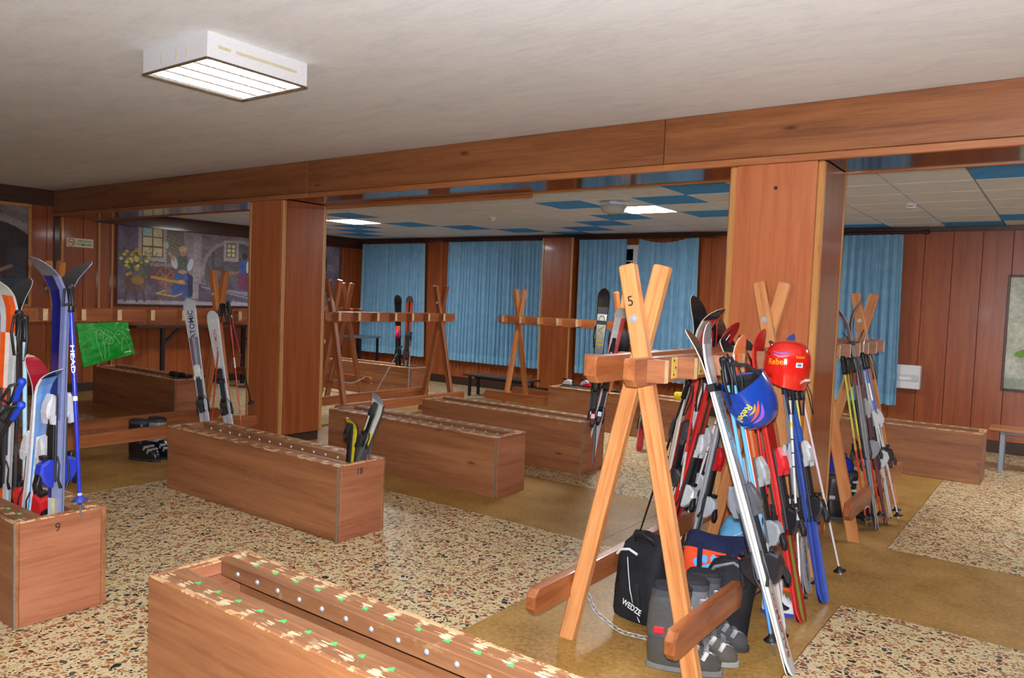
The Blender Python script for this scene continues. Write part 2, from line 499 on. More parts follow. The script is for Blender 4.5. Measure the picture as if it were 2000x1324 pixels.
structure(MB().box(XL-0.3, XR+0.3, YN-0.3, YF+0.05, ZC1, ZC1+0.2).build('ceiling', M['plaster']))
cb = structure(MB().box(XL-0.3, XR+0.3, YF+0.05, YB+0.3, ZC2+0.03, ZC2+0.2).build('ceiling', M['grid']))
tile = MB().box(-0.2935, 0.2935, -0.2935, 0.2935, 0, 0.028, 0, 0.004)
tw = tile.mesh('ceiling_tile', [M['tile_white']]); tb = tile.mesh('ceiling_tile', [M['tile_blue']])
BLUE = {(-7, 11), (-5, 11), (-4, 10), (-7, 13), (-8, 14), (-9, 15), (-5, 13), (-11, 15), (-13, 13), (-12, 14), (-16, 14), (-17, 15),
        (0, 10), (0, 15), (-1, 16), (-3, 16), (-2, 17), (-10, 16), (-4, 15), (-15, 13), (-13, 11), (-15, 11), (-17, 13), (1, 13), (3, 13), (1, 11), (3, 11)}
LAMPS = {(-14, 12), (-6, 12), (2, 12)}
for i in range(-18, 8):
    for j in range(8, 18):
        if (i, j) in LAMPS: continue
        x = -0.69+0.6*(i+0.5); y = 0.36+0.6*(j+0.5)
        if y > YB+0.1 or x < XL-0.1 or x > XR+0.1: continue
        y1 = min(y+0.296, YB)
        inst('ceiling_tile', tb if (i, j) in BLUE else tw, cb, Matrix.Translation((x, y, ZC2)))
for i, j in sorted(LAMPS):
    x = -0.69+0.6*(i+0.5); y = 0.36+0.6*(j+0.5)
    where = {-14: 'far left, near the tiled ceiling corner', -6: 'in mid ceiling beside the dome lamp', 2: 'at the right end of the tiled ceiling'}[i]
    e = empty('ceiling_light', (x, y, ZC2), 0, 'flush square ceiling light panel '+where, 'lamp', 'flush panels in the tiled ceiling')
    f = MB()
    for a in (-1, 1):
        f.box(-0.298, 0.298, a*0.29-0.008, a*0.29+0.008, -0.004, 0.026)
        f.box(a*0.29-0.008, a*0.29+0.008, -0.282, 0.282, -0.004, 0.026)
    f.build('frame', M['white'], e)
    MB().box(-0.28, 0.28, -0.28, 0.28, 0.002, 0.026).build('diffuser', M['panel_glow'], e)

# walls
wl = structure(MB().box(XL-0.3, XL-0.02, YN-0.3, YB+0.3, 0, 3.0).build('wall_left', M['wall_wood']))
y = YN
pl = MB().box(0, 0.02, 0.002, 0.478, 0.1, ZC2-0.0, 0, 0.003).mesh('plank', [M['wall_wood']])
while y < YB-0.2:
    inst('plank', pl, wl, Matrix.Translation((XL-0.02, y, 0))); y += 0.48
wb = structure(MB().box(XL-0.3, XR+0.3, YB+0.02, YB+0.3, 0, 3.0).build('wall_back', M['plinth']))
pl = MB().box(0.0025, 0.2975, 0, 0.02, 0.1, ZC2, 0, 0.003).mesh('plank', [M['wall_wood']])
x = XL
while x < XR-0.1:
    inst('plank', pl, wb, Matrix.Translation((x, YB, 0))); x += 0.3
structure(MB().box(XR, XR+0.3, YN-0.3, YB+0.3, 0, 3.0).build('wall_right', M['wall_wood']))
structure(MB().box(XL-0.3, XR+0.3, YN-0.3, YN, 0, 3.0).build('wall_front', M['wall_wood']))
structure(MB().box(XL, XR, YB-0.02, YB, 0, 0.14, 0, 0.004).build('baseboard_back', M['plinth']))
structure(MB().box(XL, XL+0.02, YN, YB-0.02, 0, 0.12, 0, 0.004).build('baseboard_left', M['plinth']))

# the beam across the room
bm = structure(MB().box(XL, XR, YF+0.03, YK-0.03, ZB+0.02, ZC1-0.002).build('ceiling_beam', M['plinth']))
cuts = [XL, -5.98, -2.28, 1.4, XR]
for a, b in zip(cuts[:-1], cuts[1:]):
    MB().box(0.003, b-a-0.003, 0, 0.03, 0, ZC1-ZB-0.05, 0, 0.003).build('board', M['beam'], bm, Matrix.Translation((a, YF, ZB+0.048)))
for a, b in zip(cuts[:-1], cuts[1:]):
    MB().box(0, b-a, 0, 0.035, 0, 0.045, 0, 0.004).build('edge_strip', M['trim_x'], bm, Matrix.Translation((a, YF-0.004, ZB)))
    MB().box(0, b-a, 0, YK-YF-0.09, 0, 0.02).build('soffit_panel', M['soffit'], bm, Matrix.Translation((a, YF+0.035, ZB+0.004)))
MB().box(0, XR-XL, 0, 0.03, 0, 0.19, 0, 0.003).build('back_board', M['beam'], bm, Matrix.Translation((XL, YK-0.03, ZB+0.02)))
MB().box(0, XR-XL, 0, 0.028, 0, 0.03, 0, 0.004).build('back_strip', M['trim_x'], bm, Matrix.Translation((XL, YK-0.055, ZB-0.006)))
# a loose lath nailed along part of the rear lower edge
MB().box(0, 2.6, 0, 0.03, 0, 0.03, 0, 0.004).build('loose_lath', M['trim_x'], bm, Matrix.Translation((-6.32, YK-0.055, ZB-0.038)))

def column(x0, x1, y0, y1):
    h = ZB-0.002
    c = structure(MB().box(x0+0.03, x1-0.03, y0+0.03, y1-0.03, 0, h).build('column', M['plinth']))
    MB().box(x0+0.045, x1-0.045, y0+0.004, y0+0.03, 0.10, h).build('front_panel', M['veneer'], c)
    MB().box(x0+0.045, x1-0.045, y1-0.03, y1-0.004, 0.10, h).build('back_panel', M['veneer'], c)
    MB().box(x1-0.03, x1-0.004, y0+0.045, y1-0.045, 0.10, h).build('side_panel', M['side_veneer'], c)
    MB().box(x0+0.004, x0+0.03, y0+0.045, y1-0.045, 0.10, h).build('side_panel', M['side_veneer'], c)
    for a in (0, 1):
        for b in (0, 1):
            xa = x0 if a == 0 else x1-0.045; ya = y0 if b == 0 else y1-0.045
            MB().box(xa, xa+0.045, ya, ya+0.045, 0.10, h, 0, 0.010).build('corner_trim', M['trim'], c)
    return c
c1 = column(-6.90, -6.33, YF+0.002, YK-0.02)
c2 = column(-1.815, -1.235, YF+0.002, YK-0.02)
MB().lathe([(0.0, -0.004), (0.011, -0.004), (0.011, 0.0), (0, 0.0)], 10, 0, None, False, 1).build('screw_hole', M['ink'], c2, Matrix.Translation((-1.52, YF+0.005, 2.30)))

# pilaster strips and friezes on the left wall
for k, (y, wd, mt) in enumerate(((4.80, 0.07, 'dark_trim'), (4.87, 0.03, 'trim'), (5.37, 0.03, 'trim'), (5.555, 0.025, 'trim'))):
    structure(MB().box(XL, XL+0.03, y-wd/2, y+wd/2, 0.12, ZB if y < YK else ZC2, 0, 0.004).build('trim_%d' % (k+1), M[mt]))
structure(MB().box(XL, XL+0.035, YK, YB, ZC2-0.20, ZC2, 0, 0.004).build('trim_5', M['dark_trim']))
structure(MB().box(XL, XL+0.025, YN, YF, ZC1-0.22, ZC1, 0, 0.004).build('trim_6', M['dark_trim']))
structure(MB().box(XL+0.02, XR, YB-0.03, YB, ZC2-0.06, ZC2, 0, 0.004).build('trim_7', M['dark_trim']))
# pilaster between the curtains on the back wall
pc = structure(MB().box(-6.98, -6.40, YB-0.16, YB-0.001, 0.14, ZC2-0.06).build('pilaster', M['wall_wood']))
for xx in (-6.98, -6.425):
    MB().box(xx-0.012, xx+0.018, YB-0.175, YB-0.145, 0.14, ZC2-0.06, 0, 0.006).build('corner_trim', M['trim'], pc)

# front fluorescent fixture
def box_fixture(fx, fy, label):
    e = empty('ceiling_light', (fx, fy, ZC1), 0, label, 'lamp', 'box fixtures on the plaster ceiling')
    hs = MB(); w2 = 0.30; hz = 0.125
    hs.box(-w2, w2, -w2, -w2+0.012, -hz, 0); hs.box(-w2, w2, w2-0.012, w2, -hz, 0)
    hs.box(-w2, -w2+0.012, -w2+0.012, w2-0.012, -hz, 0); hs.box(w2-0.012, w2, -w2+0.012, w2-0.012, -hz, 0)
    hs.box(-w2+0.012, w2-0.012, -w2+0.012, w2-0.012, -0.03, 0)
    hs.build('housing', M['white'], e)
    rm = MB()
    for a in (-1, 1):
        rm.box(-w2-0.003, w2+0.003, a*w2-0.006, a*w2+0.006, -hz-0.008, -hz)
        rm.box(a*w2-0.006, a*w2+0.006, -w2+0.006, w2-0.006, -hz-0.008, -hz)
    rm.build('rim', plain((96, 78, 60), 0.5), e)
    st = plain((206, 196, 160), 0.6)
    for ya, yb in ((-0.24, -0.17), (-0.14, 0.23)):
        MB().box(w2, w2+0.0015, ya, yb, -0.07, -0.055).build('tape_stain', st, e)
    for xa, xb in ((-0.12, -0.11), (0.02, 0.03), (0.12, 0.125)):
        MB().box(xa, xb, -w2-0.0015, -w2, -0.10, -0.05).build('tape_stain', st, e)
    tm = MB().lathe([(0.013, -0.27), (0.013, 0.27)], 10, 0, None, True, 1).mesh('tube', [M['tube']])
    for k in range(4):
        inst('tube', tm, e, Matrix.Translation((-0.21+0.14*k, 0, -0.06)))
    lv = MB().box(-0.285, 0.285, -0.0025, 0.0025, -hz+0.002, -hz+0.045).mesh('louvre_blade', [M['louver']])
    for k in range(14):
        inst('louvre_blade', lv, e, Matrix.Translation((0, -0.26+0.04*k, 0)))
    rf = MB()
    for k in range(5):
        x = -0.28+0.14*k
        rf.prism([(x-0.012, -hz+0.004), (x+0.012, -hz+0.004), (x+0.003, -0.035), (x-0.003, -0.035)], 1, -0.285, 0.285)
    rf.build('reflector', M['louver'], e)

box_fixture(-3.775, 2.44, 'white box fluorescent fixture with louvres on the plaster ceiling, the one in view')
box_fixture(1.4, 2.44, 'added fill-light box fixture on the plaster ceiling, out of frame to the right')  # the out-of-view fixtures here are added to raise the ambient light
box_fixture(-3.775, -1.4, 'added fill-light box fixture on the plaster ceiling, out of frame at left behind the viewer')
box_fixture(1.4, -1.4, 'added fill-light box fixture on the plaster ceiling, behind the viewer')
# ------------------------------------------------------------------ ski racks
_pegmesh = {}
def peg_mesh(side):
    if side not in _pegmesh:
        mb = MB(); p = 0.074
        poly = [(0.0, -0.024), (p, -0.018), (p, 0.018), (0.0, 0.024)]
        if side < 0: poly = [(-x, y) for x, y in poly][::-1]
        n = 4
        vs = [(x, y, -0.042) for x, y in poly]+[(x, y, 0.05) for x, y in poly]
        fs = [(3, 2, 1, 0), (4, 5, 6, 7)]; ms = [0, 0]
        for i in range(n):
            j = (i+1) % n
            fs.append((i, j, n+j, n+i))
            xi, xj = abs(poly[i][0]), abs(poly[j][0])
            ms.append(1 if xi > 0.05 and xj > 0.05 else 0)
        mb.add(vs, fs, ms)
        _pegmesh[side] = mb.mesh('peg', [M['pegface'], M['pegend']])
    return _pegmesh[side]

def rack(cx, cy, rot, y0, y1, label, r0=0.28, r1=0.18, spread=0.32, plates=0, num=None, zt=1.72, mat='rack', swap=1):
    e = empty('ski_rack', (cx, cy, 0), rot, label, 'rack', 'trestle ski racks')
    k = zt/1.72
    for y in (y0, y1):
        for s in (1, -1):          # s=+1: foot on the +x side, top on the -x side, in front
            yy = y - 0.026*s*swap
            d = Vector((s*spread - (-s*0.07), 0, 0-zt)).normalized()
            p0 = Vector((s*spread, yy, 0)); p1 = Vector((-s*0.07, yy, zt))
            L = (p1-p0).length
            # foot cut level with the floor
            mb = MB(); hw = 0.037; ht = 0.025; c = 0.007
            fr = frame(p0, p1, (0, -1, 0)); inv = fr.inverted()
            t = abs((p1-p0).x)/zt*hw*(1 if s > 0 else -1)
            rings = []
            prof = [(-hw, -ht+c), (-hw+c, -ht), (hw-c, -ht), (hw, -ht+c), (hw, ht-c), (hw-c, ht), (-hw+c, ht), (-hw, ht-c)]
            ring0 = []; 
            for a, b in prof:
                q = fr @ Vector((0, a, b)); ax = (p1-p0).normalized()
                q = q - ax*(q.z/ax.z)
                ring0.append(tuple(inv @ q))
            rings = [ring0, [(L-c, a, b) for a, b in prof], [(L, a*(1-c/hw), b*(1-c/ht)) for a, b in prof]]
            mb.loft(rings, 0, False)
            mb.build('leg', M[mat], e, fr)
        z = 1.49*k
        xx = 0.32-0.39*z/zt
        MB().lathe([(0, -0.006), (0.017, -0.006), (0.019, -0.002), (0.019, 0)], 14, 0, None, False, 1).lathe([(0, -0.013), (0.007, -0.013), (0.009, -0.006)], 6, 0, None, False, 1).build(
            'bolt', M['steel'], e, Matrix.Translation((spread-(spread+0.07)*z/zt, y-0.051, z)))
    a, b = y0-r0, y1+r1
    c = 0.03
    for s in (1, -1):
        poly = [(a, 1.225+c), (a+c, 1.225), (b-c, 1.225), (b, 1.225+c), (b, 1.335-0.012), (b-0.012, 1.335), (a+0.012, 1.335), (a, 1.335-0.012)]
        # rail built along its own X so the grain runs with it
        pr = [(p-a, q-1.28) for p, q in poly]
        mb = MB().prism(pr, 1, -0.026, 0.026, 0, None, 0.006)
        mb.build('rail', M['rail'], e, basis((s*0.086, a, 1.28), (0, 1, 0), (-1, 0, 0)))
        y = a+0.14; n = 0
        while y < b-0.05:
            inst('peg', peg_mesh(s), e, Matrix.Translation((s*0.112, y, 1.282)))
            if s > 0 and n < plates:
                gp_ = MB().box(0, 0.002, -0.085, -0.03, -0.042, 0.050).build('glue_patch', plain((214, 178, 96), 0.6), e, Matrix.Translation((0.112, y+0.295, 1.282)))
                nl = MB().lathe([(0, 0.0045), (0.0045, 0.004), (0.005, 0.002)], 8, 0, None, False, 0).mesh('nail', [M['ink']])
                for ny, nz in ((-0.066, 0.035), (-0.048, 0.004), (-0.066, -0.026)):
                    inst('nail', nl, gp_, Matrix.Translation((0, ny, nz)))
            y += 0.295; n += 1
        lx = s*(spread+0.012-(spread+0.07)*0.26/zt+0.037+0.012)
        pr = [(0, -0.055+c), (c, -0.055), (b-a-c, -0.055), (b-a, -0.055+c), (b-a, 0.055-c), (b-a-c, 0.055), (c, 0.055), (0, 0.055-c)]
        MB().prism(pr, 1, -0.024, 0.024, 0, None, 0.008).build('foot_rail', M['rail'], e, basis((lx, a-0.02, 0.255), (0, 1, 0), (-1, 0, 0)))
    if num:
        p0 = Vector((spread, y0-0.026, 0)); p1 = Vector((-0.07, y0-0.026, zt))
        d = (p1-p0).normalized(); q = p0 + d*(1.565/d.z)
        letters('number', num, 0.024, M['ink'], e, basis((q.x-0.002, q.y-0.0262, q.z), d.cross(Vector((0, -1, 0))), d), 0.042)
    return e

R5 = rack(-1.48, 0, 0, 2.96, 4.66, 'nearest wooden trestle ski rack, with bolted crossed legs, marked 5', plates=2, num='5', r1=0.06)
RR = rack(-1.43, 0, 0, 5.565, 6.97, 'wooden trestle ski rack standing just behind the right-hand column', r1=0.22)
RL = rack(-6.80, 0, 0, 2.85, 4.36, 'wooden trestle ski rack at left with a green bag hanging from its rail', r1=0.26, mat='rack_mid')
RM = rack(-6.82, 0, 0, 5.83, 7.66, 'empty wooden trestle ski rack just right of the left-hand column', zt=1.70, r0=0.2, mat='rack_dark')
RC = rack(-8.60, 7.60, -pi/2, -1.9, 0.0, 'wooden trestle ski rack farthest back in the left corner', spread=0.36, zt=1.70, r1=0.22, mat='rack_dark', swap=-1)
RW = rack(-6.12, 8.50, -pi/2, 0.0, 1.55, 'wooden trestle ski rack parallel to the curtains, behind the empty rack', zt=1.70, r0=0.28, mat='rack_mid', swap=-1)

# ------------------------------------------------------------------ ski boxes
BL, BW, BH = 1.96, 0.40, 0.48
_bm = {}
def box_meshes():
    if _bm: return _bm
    _bm['front'] = MB().box(0, BL, 0, 0.022, 0.0, BH, 0, 0.003).mesh('side_board', [M['box']])
    _bm['end'] = MB().box(0, 0.024, 0.023, BW-0.023, 0.0, BH, 0, 0.003).mesh('end_board', [M['box_end']])
    mb = MB()                                    # top slat with a shallow lengthwise groove
    prof = [(0.0, 0.0), (0.108, 0.0), (0.108, 0.058), (0.106, 0.060), (0.066, 0.060), (0.063, 0.056), (0.049, 0.056), (0.046, 0.060), (0.0, 0.060)]
    mb.prism(prof, 0, 0.0, BL-0.052)
    _bm['slat'] = mb.mesh('slat', [M['box_slat']])
    _bm['floor'] = MB().box(0.024, BL-0.024, 0.022, BW-0.022, 0.01, 0.028).mesh('bottom_board', [M['box']])
    _bm['bolt'] = MB().lathe([(0, -0.008), (0.005, -0.007), (0.0095, -0.004), (0.0105, 0)], 10, 0, None, True, 1).mesh('bolt', [M['steel']])
    _bm['bolt2'] = MB().lathe([(0, 0.009), (0.006, 0.008), (0.011, 0.004), (0.012, 0)], 10, 0, None, True, 1).mesh('bolt', [M['steel']])
    _bm['mark'] = MB().prism([(-0.013, -0.008), (0.013, -0.008), (0.003, 0.011), (-0.003, 0.011)], 2, 0, 0.004).mesh('slot_marker', [plain((84, 206, 110), 0.5)])
    _bm['lip'] = MB().box(0, 0.03, 0.131, BW-0.131, 0.425, BH-0.002, 0, 0.003).mesh('end_strip', [M['box_end']])
    return _bm

def ski_box(x, y, label, num=None, marks=False, rot=0.0):
    b = box_meshes()
    e = empty('ski_box', (x, y, 0), rot, label, 'box', 'slotted ski storage boxes')
    T = Matrix.Translation
    inst('side_board', b['front'], e); inst('side_board', b['front'], e, T((0, BW-0.022, 0)))
    inst('end_board', b['end'], e); inst('end_board', b['end'], e, T((BL-0.024, 0, 0)))
    inst('bottom_board', b['floor'], e)
    inst('slat', b['slat'], e, T((0.026, 0.0225, BH-0.0605)))
    inst('slat', b['slat'], e, T((0.026, BW-0.0225, BH-0.0605)) @ Matrix.Diagonal((1, -1, 1, 1)))
    inst('end_strip', b['lip'], e, T((0.0245, 0, 0))); inst('end_strip', b['lip'], e, T((BL-0.055, 0, 0)))
    for k in range(15):
        xx = 0.16+0.1235*k
        if xx > BL-0.08: break
        inst('bolt', b['bolt'], e, T((xx, BW-0.1305, BH-0.032)))
        inst('bolt', b['bolt2'], e, T((xx, 0.1305, BH-0.032)))
        if marks:
            inst('slot_marker', b['mark'], e, T((xx+0.04, 0.0225+0.056, BH-0.0045)))
            inst('slot_marker', b['mark'], e, T((xx+0.04, BW-0.0225-0.056, BH-0.0045)))
    MB().box(BL-0.011, BL+0.0012, -0.0012, 0.006, 0.0, BH-0.004).build('corner_strip', plain((128, 112, 94), 0.7), e)
    if num:
        letters('number', num, 0.022*len(num), M['ink'], e, basis((BL+0.0006, BW*0.45, BH-0.055), (0, 1, 0), (0, 0, 1)), 0.04)
    return e

B_front = ski_box(-2.70, 1.465, 'open ski box nearest the camera, lit strongly, with green slot markers', marks=True)
B9 = ski_box(-3.70-BL, 1.395, 'ski box marked 9 at the left edge, holding kids skis', '9', marks=True)
B18 = ski_box(-5.556, 3.15, 'ski box marked 18 with yellow skiboards at its right end', '18')
B_mid = ski_box(-5.50, 4.68, 'empty ski box standing on the ochre strip, right of the left column')
B_rear = ski_box(-5.44, 5.875, 'empty ski box behind the one on the ochre strip')
B_right = ski_box(-2.56, 8.26, 'ski box at right by the wall, under the white switch box')
B_cr = ski_box(-5.30, 8.05, 'ski box under the rack that stands along the curtains, with red bindings on it')
B_cl = ski_box(-9.82, 8.22, 'ski box in the far left corner with a black and an orange ski in it')
B_lw = ski_box(-10.22, 4.76, 'ski box near the left wall, seen under the green bag')

# ------------------------------------------------------------------ curtains, rods, windows
def curtain(name, x0, x1, z0, z1, label, seed, nf=9, slump=0.0, tuck0=0.0):
    r = random.Random(seed); mb = MB(); nx = int((x1-x0)*95); nz = 16
    ph = [r.uniform(0, 6.28) for _ in range(4)]
    y0 = YB-0.135
    def P(u, t, off):
        x = x0+(x1-x0)*u
        # gathered at the top, spreading below
        xx = x0 + (x1-x0)*(u) + 0.03*(1-t)*(2*u-1) - tuck0*(1-t)*(1-u)
        a = 0.026+0.020*(1-t)
        y = y0 + a*sin(x*2*pi*nf+ph[0]+0.8*sin(x*5+ph[1])) + 0.012*sin(x*2*pi*nf*2.3+ph[2]) + 0.012*(1-t)*sin(x*9+ph[3])
        z = z0+(z1-z0)*t
        if t > 0.9: z -= slump*sin(pi*min(1, max(0, u*1.2)))*((t-0.9)/0.1)
        return (xx, y+off, z)
    for off, flip in ((-0.002, False), (0.002, True)):
        vs = [P(i/nx, j/nz, off) for j in range(nz+1) for i in range(nx+1)]
        fs = []; ms = []
        for j in range(nz):
            for i in range(nx):
                a = j*(nx+1)+i; q = (a, a+1, a+nx+2, a+nx+1)
                fs.append(q[::-1] if flip else q); ms.append(1 if j < 1 else 0)
        mb.add(vs, fs, ms, True)
    o = mb.build(name, [M['curtain'], M['curtain_hem']])
    tag(o, label, 'curtain', 'blue window curtains')
    return o
curtain('curtain', -11.22, -9.63, 0.44, 2.515, 'blue curtain farthest left on the back wall', 1, 11)
curtain('curtain', -9.00, -6.99, 0.44, 2.53, 'wide blue curtain left of the pilaster', 2, 12)
curtain('curtain', -6.30, -5.46, 0.44, 2.53, 'blue curtain just right of the pilaster, left of the dark window gap', 3, 12, tuck0=-0.05)
curtain('curtain', -5.27, -4.34, 0.44, 2.53, 'blue curtain right of the dark window gap, with a slumped heading', 4, 12, 0.06)
curtain('curtain', -2.95, -1.72, 0.44, 2.53, 'blue curtain partly hidden by the right column, by the bare wall', 5, 10)
def rod(x0, x1, label):
    e = empty('curtain_rod', (x0, YB-0.13, 2.555), 0, label, 'curtain rod')
    dk = plain((52, 30, 22), 0.4)
    MB().tube([(0, 0, 0), (x1-x0, 0, 0)], 0.018, 10).build('pole', dk, e)
    for xx, s in ((0, -1), (x1-x0, 1)):
        MB().lathe([(0.018, 0), (0.026, 0.01), (0.02, 0.02), (0.032, 0.045), (0.024, 0.07), (0.004, 0.085)], 12, 0, Matrix(((0, 0, s, xx), (0, 1, 0, 0), (1, 0, 0, 0), (0, 0, 0, 1)))).build('finial', dk, e)
    for xx in (0.12, x1-x0-0.12):
        MB().box(xx-0.012, xx+0.012, 0, 0.13, -0.012, 0.012, 0, 0.003).build('bracket', dk, e)
    rm = MB().tube([(0, 0.021*cos(a), 0.021*sin(a)) for a in [2*pi*k/12 for k in range(12)]], 0.004, 5, 0, False, True).mesh('ring', [dk])
    n = int((x1-x0)/0.13)
    for k in range(n):
        inst('ring', rm, e, Matrix.Translation((0.06+(x1-x0-0.12)*k/(n-1), 0, -0.003)))
rod(-11.30, -9.50, 'dark curtain rod farthest left on the back wall')
rod(-9.10, -7.02, 'dark curtain rod above the wide curtain left of the pilaster')
rod(-6.34, -4.14, 'dark curtain rod with ball ends above the pair of curtains right of the pilaster')
rod(-3.05, -1.52, 'dark curtain rod ending on the bare wall at right')
def window(n, x0, x1, z0=0.95, z1=2.45):
    e = structure(MB().box(x0, x1, YB-0.012, YB-0.006, z0, z1).build('window_%d' % n, M['night']))
    fr = MB(); d0, d1 = YB-0.045, YB-0.013
    for a, b in ((x0, x0+0.06), (x1-0.06, x1), ((x0+x1)/2-0.04, (x0+x1)/2+0.04)): fr.box(a, b, d0, d1, z0, z1)
    fr.box(x0+0.06, x1-0.06, d0+0.002, d1, z0, z0+0.06); fr.box(x0+0.06, x1-0.06, d0+0.002, d1, z1-0.06, z1)
    fr.build('window_frame', M['white'], e)
    br = MB()
    br.box(x0+0.06, x1-0.06, d0+0.005, d0+0.02, 2.20, 2.215)
    nb = int((x1-x0)/0.13)
    for k in range(1, nb): 
        xx = x0+(x1-x0)*k/nb; br.box(xx-0.006, xx+0.006, d0+0.008, d0+0.018, z0+0.06, 2.2)
    br.build('window_grille', M['white'], e)
window(1, -11.0, -9.75); window(2, -8.8, -7.2); window(3, -6.15, -4.6); window(4, -2.85, -1.85)

# ------------------------------------------------------------------ furniture and wall fittings
def bench(x, y, L, label, legmat, h=0.45, seat='trim_x', d=0.30):
    e = empty('bench', (x, y, 0), 0, label, 'bench')
    MB().box(0, L, -d/2, d/2, h-0.03, h, 0, 0.005).build('seat', M[seat], e)
    for xx in (0.12, L-0.12):
        for yy in (-d/2+0.04, d/2-0.04):
            MB().box(xx-0.02, xx+0.02, yy-0.02, yy+0.02, 0, h-0.03, 0, 0.004).build('leg', legmat, e)
    MB().box(0.14, L-0.14, -0.015, 0.015, h-0.075, h-0.035, 0, 0.003).build('stretcher', legmat, e)
    return e
bench(-7.80, 9.50, 1.30, 'low dark bench under the wide blue curtain', M['black'], 0.345, 'dark_trim')
bench(-0.62, 9.25, 1.8, 'wooden bench with grey metal legs at the right edge, by the bare wall', plain((140, 150, 160), 0.4), 0.45, 'trim_x', 0.34)

# black-legged counter against the left wall
e = empty('wall_table', (XL+0.02, 5.7, 0), 0, 'dark-legged wall table behind the left rack', 'table')
MB().box(0.002, 0.45, 0, 2.6, 0.92, 0.96, 0, 0.005).build('tabletop', M['dark_trim'], e)
for yy in (0.42, 1.80):
    MB().box(0.38, 0.43, yy-0.03, yy+0.03, 0, 0.92, 0, 0.004).build('leg', M['black'], e)
    MB().tube([(0.405, yy+0.02, 0.70), (0.405, yy+0.26, 0.915)], 0.022, 6).build('brace', M['black'], e)
# small table in the far corner
e = empty('side_table', (-10.45, 9.55, 0), 0, 'small grey-topped table in the far left corner by the curtain', 'table')
MB().box(-0.3, 0.3, -0.25, 0.25, 0.76, 0.79, 0, 0.004).build('tabletop', plain((96, 112, 126), 0.4), e)
for xx in (-0.26, 0.26):
    for yy in (-0.21, 0.21):
        MB().box(xx-0.018, xx+0.018, yy-0.018, yy+0.018, 0, 0.76).build('leg', M['black'], e)

def socket(y, label):
    e = empty('wall_socket', (XL, y, 0.62), 0, label, 'socket', 'white wall sockets')
    MB().box(0.001, 0.012, -0.055, 0.055, -0.04, 0.04, 0, 0.003).build('plate', M['white'], e)
    MB().box(0.012, 0.0135, -0.032, 0.032, -0.022, 0.022).build('insert', plain((120, 124, 128), 0.4), e)
socket(9.25, 'white wall socket at far left under the picture, the left one'); socket(9.60, 'white wall socket at far left under the picture, the right one')

e = empty('switch_box', (-1.60, YB, 0.80), 0, 'white plastic electrical switch box on the bare wall at right', 'switch box')
MB().box(-0.155, 0.155, -0.09, -0.001, -0.145, 0.145, 0, 0.008).build('case', M['white'], e)
MB().box(-0.135, 0.135, -0.097, -0.0905, -0.05, 0.03, 0, 0.003).build('cover', plain((196, 204, 210), 0.25), e)
MB().box(-0.08, 0.06, -0.101, -0.0975, -0.035, 0.0, 0, 0.002).build('window', plain((232, 236, 238), 0.15), e)

def smoke(x, y, label):
    e = empty('smoke_detector', (x, y, ZC2), 0, label, 'smoke detector', 'white smoke detectors on the tiled ceiling')
    MB().lathe([(0, 0.0), (0.055, 0.0), (0.055, -0.012), (0.050, -0.014)], 20).build('base', M['white'], e)
    MB().lathe([(0.044, -0.0142), (0.046, -0.022), (0.044, -0.040), (0.034, -0.048), (0, -0.050)], 20).build('cap', M['white'], e)
    MB().box(-0.022, 0.022, -0.0475, -0.043, -0.034, -0.028).build('slot', M['ink'], e)
smoke(-6.24, 7.98, 'small white smoke detector above the wide blue curtain')
smoke(-1.32, 8.22, 'small white smoke detector on the tiled ceiling at right')

e = empty('dome_lamp', (-3.98, 7.15, ZC2), 0, 'round grey bulkhead dome lamp under the tiled ceiling, beside a light panel', 'lamp')
MB().lathe([(0, 0), (0.06, 0), (0.06, -0.03), (0.045, -0.035)], 18).build('mount', M['white'], e)
MB().lathe([(0.045, -0.036), (0.13, -0.045), (0.142, -0.055), (0.142, -0.068), (0.128, -0.07)], 28).build('rim', plain((170, 172, 172), 0.35), e)
MB().lathe([(0.128, -0.0705), (0.125, -0.09), (0.105, -0.115), (0.06, -0.13), (0, -0.134)], 28).build('glass_dome', plain((176, 178, 172), 0.12), e)

# no-smoking sign
e = empty('no_smoking_sign', (XL+0.0, 5.115, 2.115), 0, 'cream no-smoking sign reading VIETATO FUMARE on the left wall', 'sign')
SM = basis((0.003, 0, 0), (0, 1, 0), (0, 0, 1))
MB().box(-0.18, 0.18, -0.062, 0.062, -0.002, 0.002).build('plate', plain((226, 220, 186), 0.4), e, SM)
red = plain((176, 40, 34), 0.5)
g = MB(); n = 28
ro, ri = 0.052, 0.042
vs = [(r*cos(2*pi*k/n), r*sin(2*pi*k/n), 0.0028) for r in (ri, ro) for k in range(n)]
g.add(vs, [(k, n+k, n+(k+1) % n, (k+1) % n) for k in range(n)])
g.add([(-0.034, 0.028, 0.0029), (-0.028, 0.034, 0.0029), (0.034, -0.028, 0.0029), (0.028, -0.034, 0.0029)], [(0, 3, 2, 1)])
g.build('prohibition_ring', red, e, SM @ Matrix.Translation((-0.118, 0, 0)))
MB().box(-0.03, 0.014, -0.006, 0.005, 0.0021, 0.0025).box(0.016, 0.03, -0.006, 0.005, 0.0021, 0.0025).box(0.018, 0.022, 0.009, 0.026, 0.0021, 0.0025).box(0.025, 0.029, 0.009, 0.022, 0.0021, 0.0025).build('cigarette', M['ink'], e, SM @ Matrix.Translation((-0.118, 0, 0)))
grn = plain((66, 84, 62), 0.5)
letters('lettering', 'VIETATO', 0.20, grn, e, SM @ Matrix.Translation((0.06, 0.023, 0.0032)), 0.032, 0.01)
letters('lettering', 'FUMARE', 0.20, grn, e, SM @ Matrix.Translation((0.06, -0.023, 0.0032)), 0.032, 0.01)
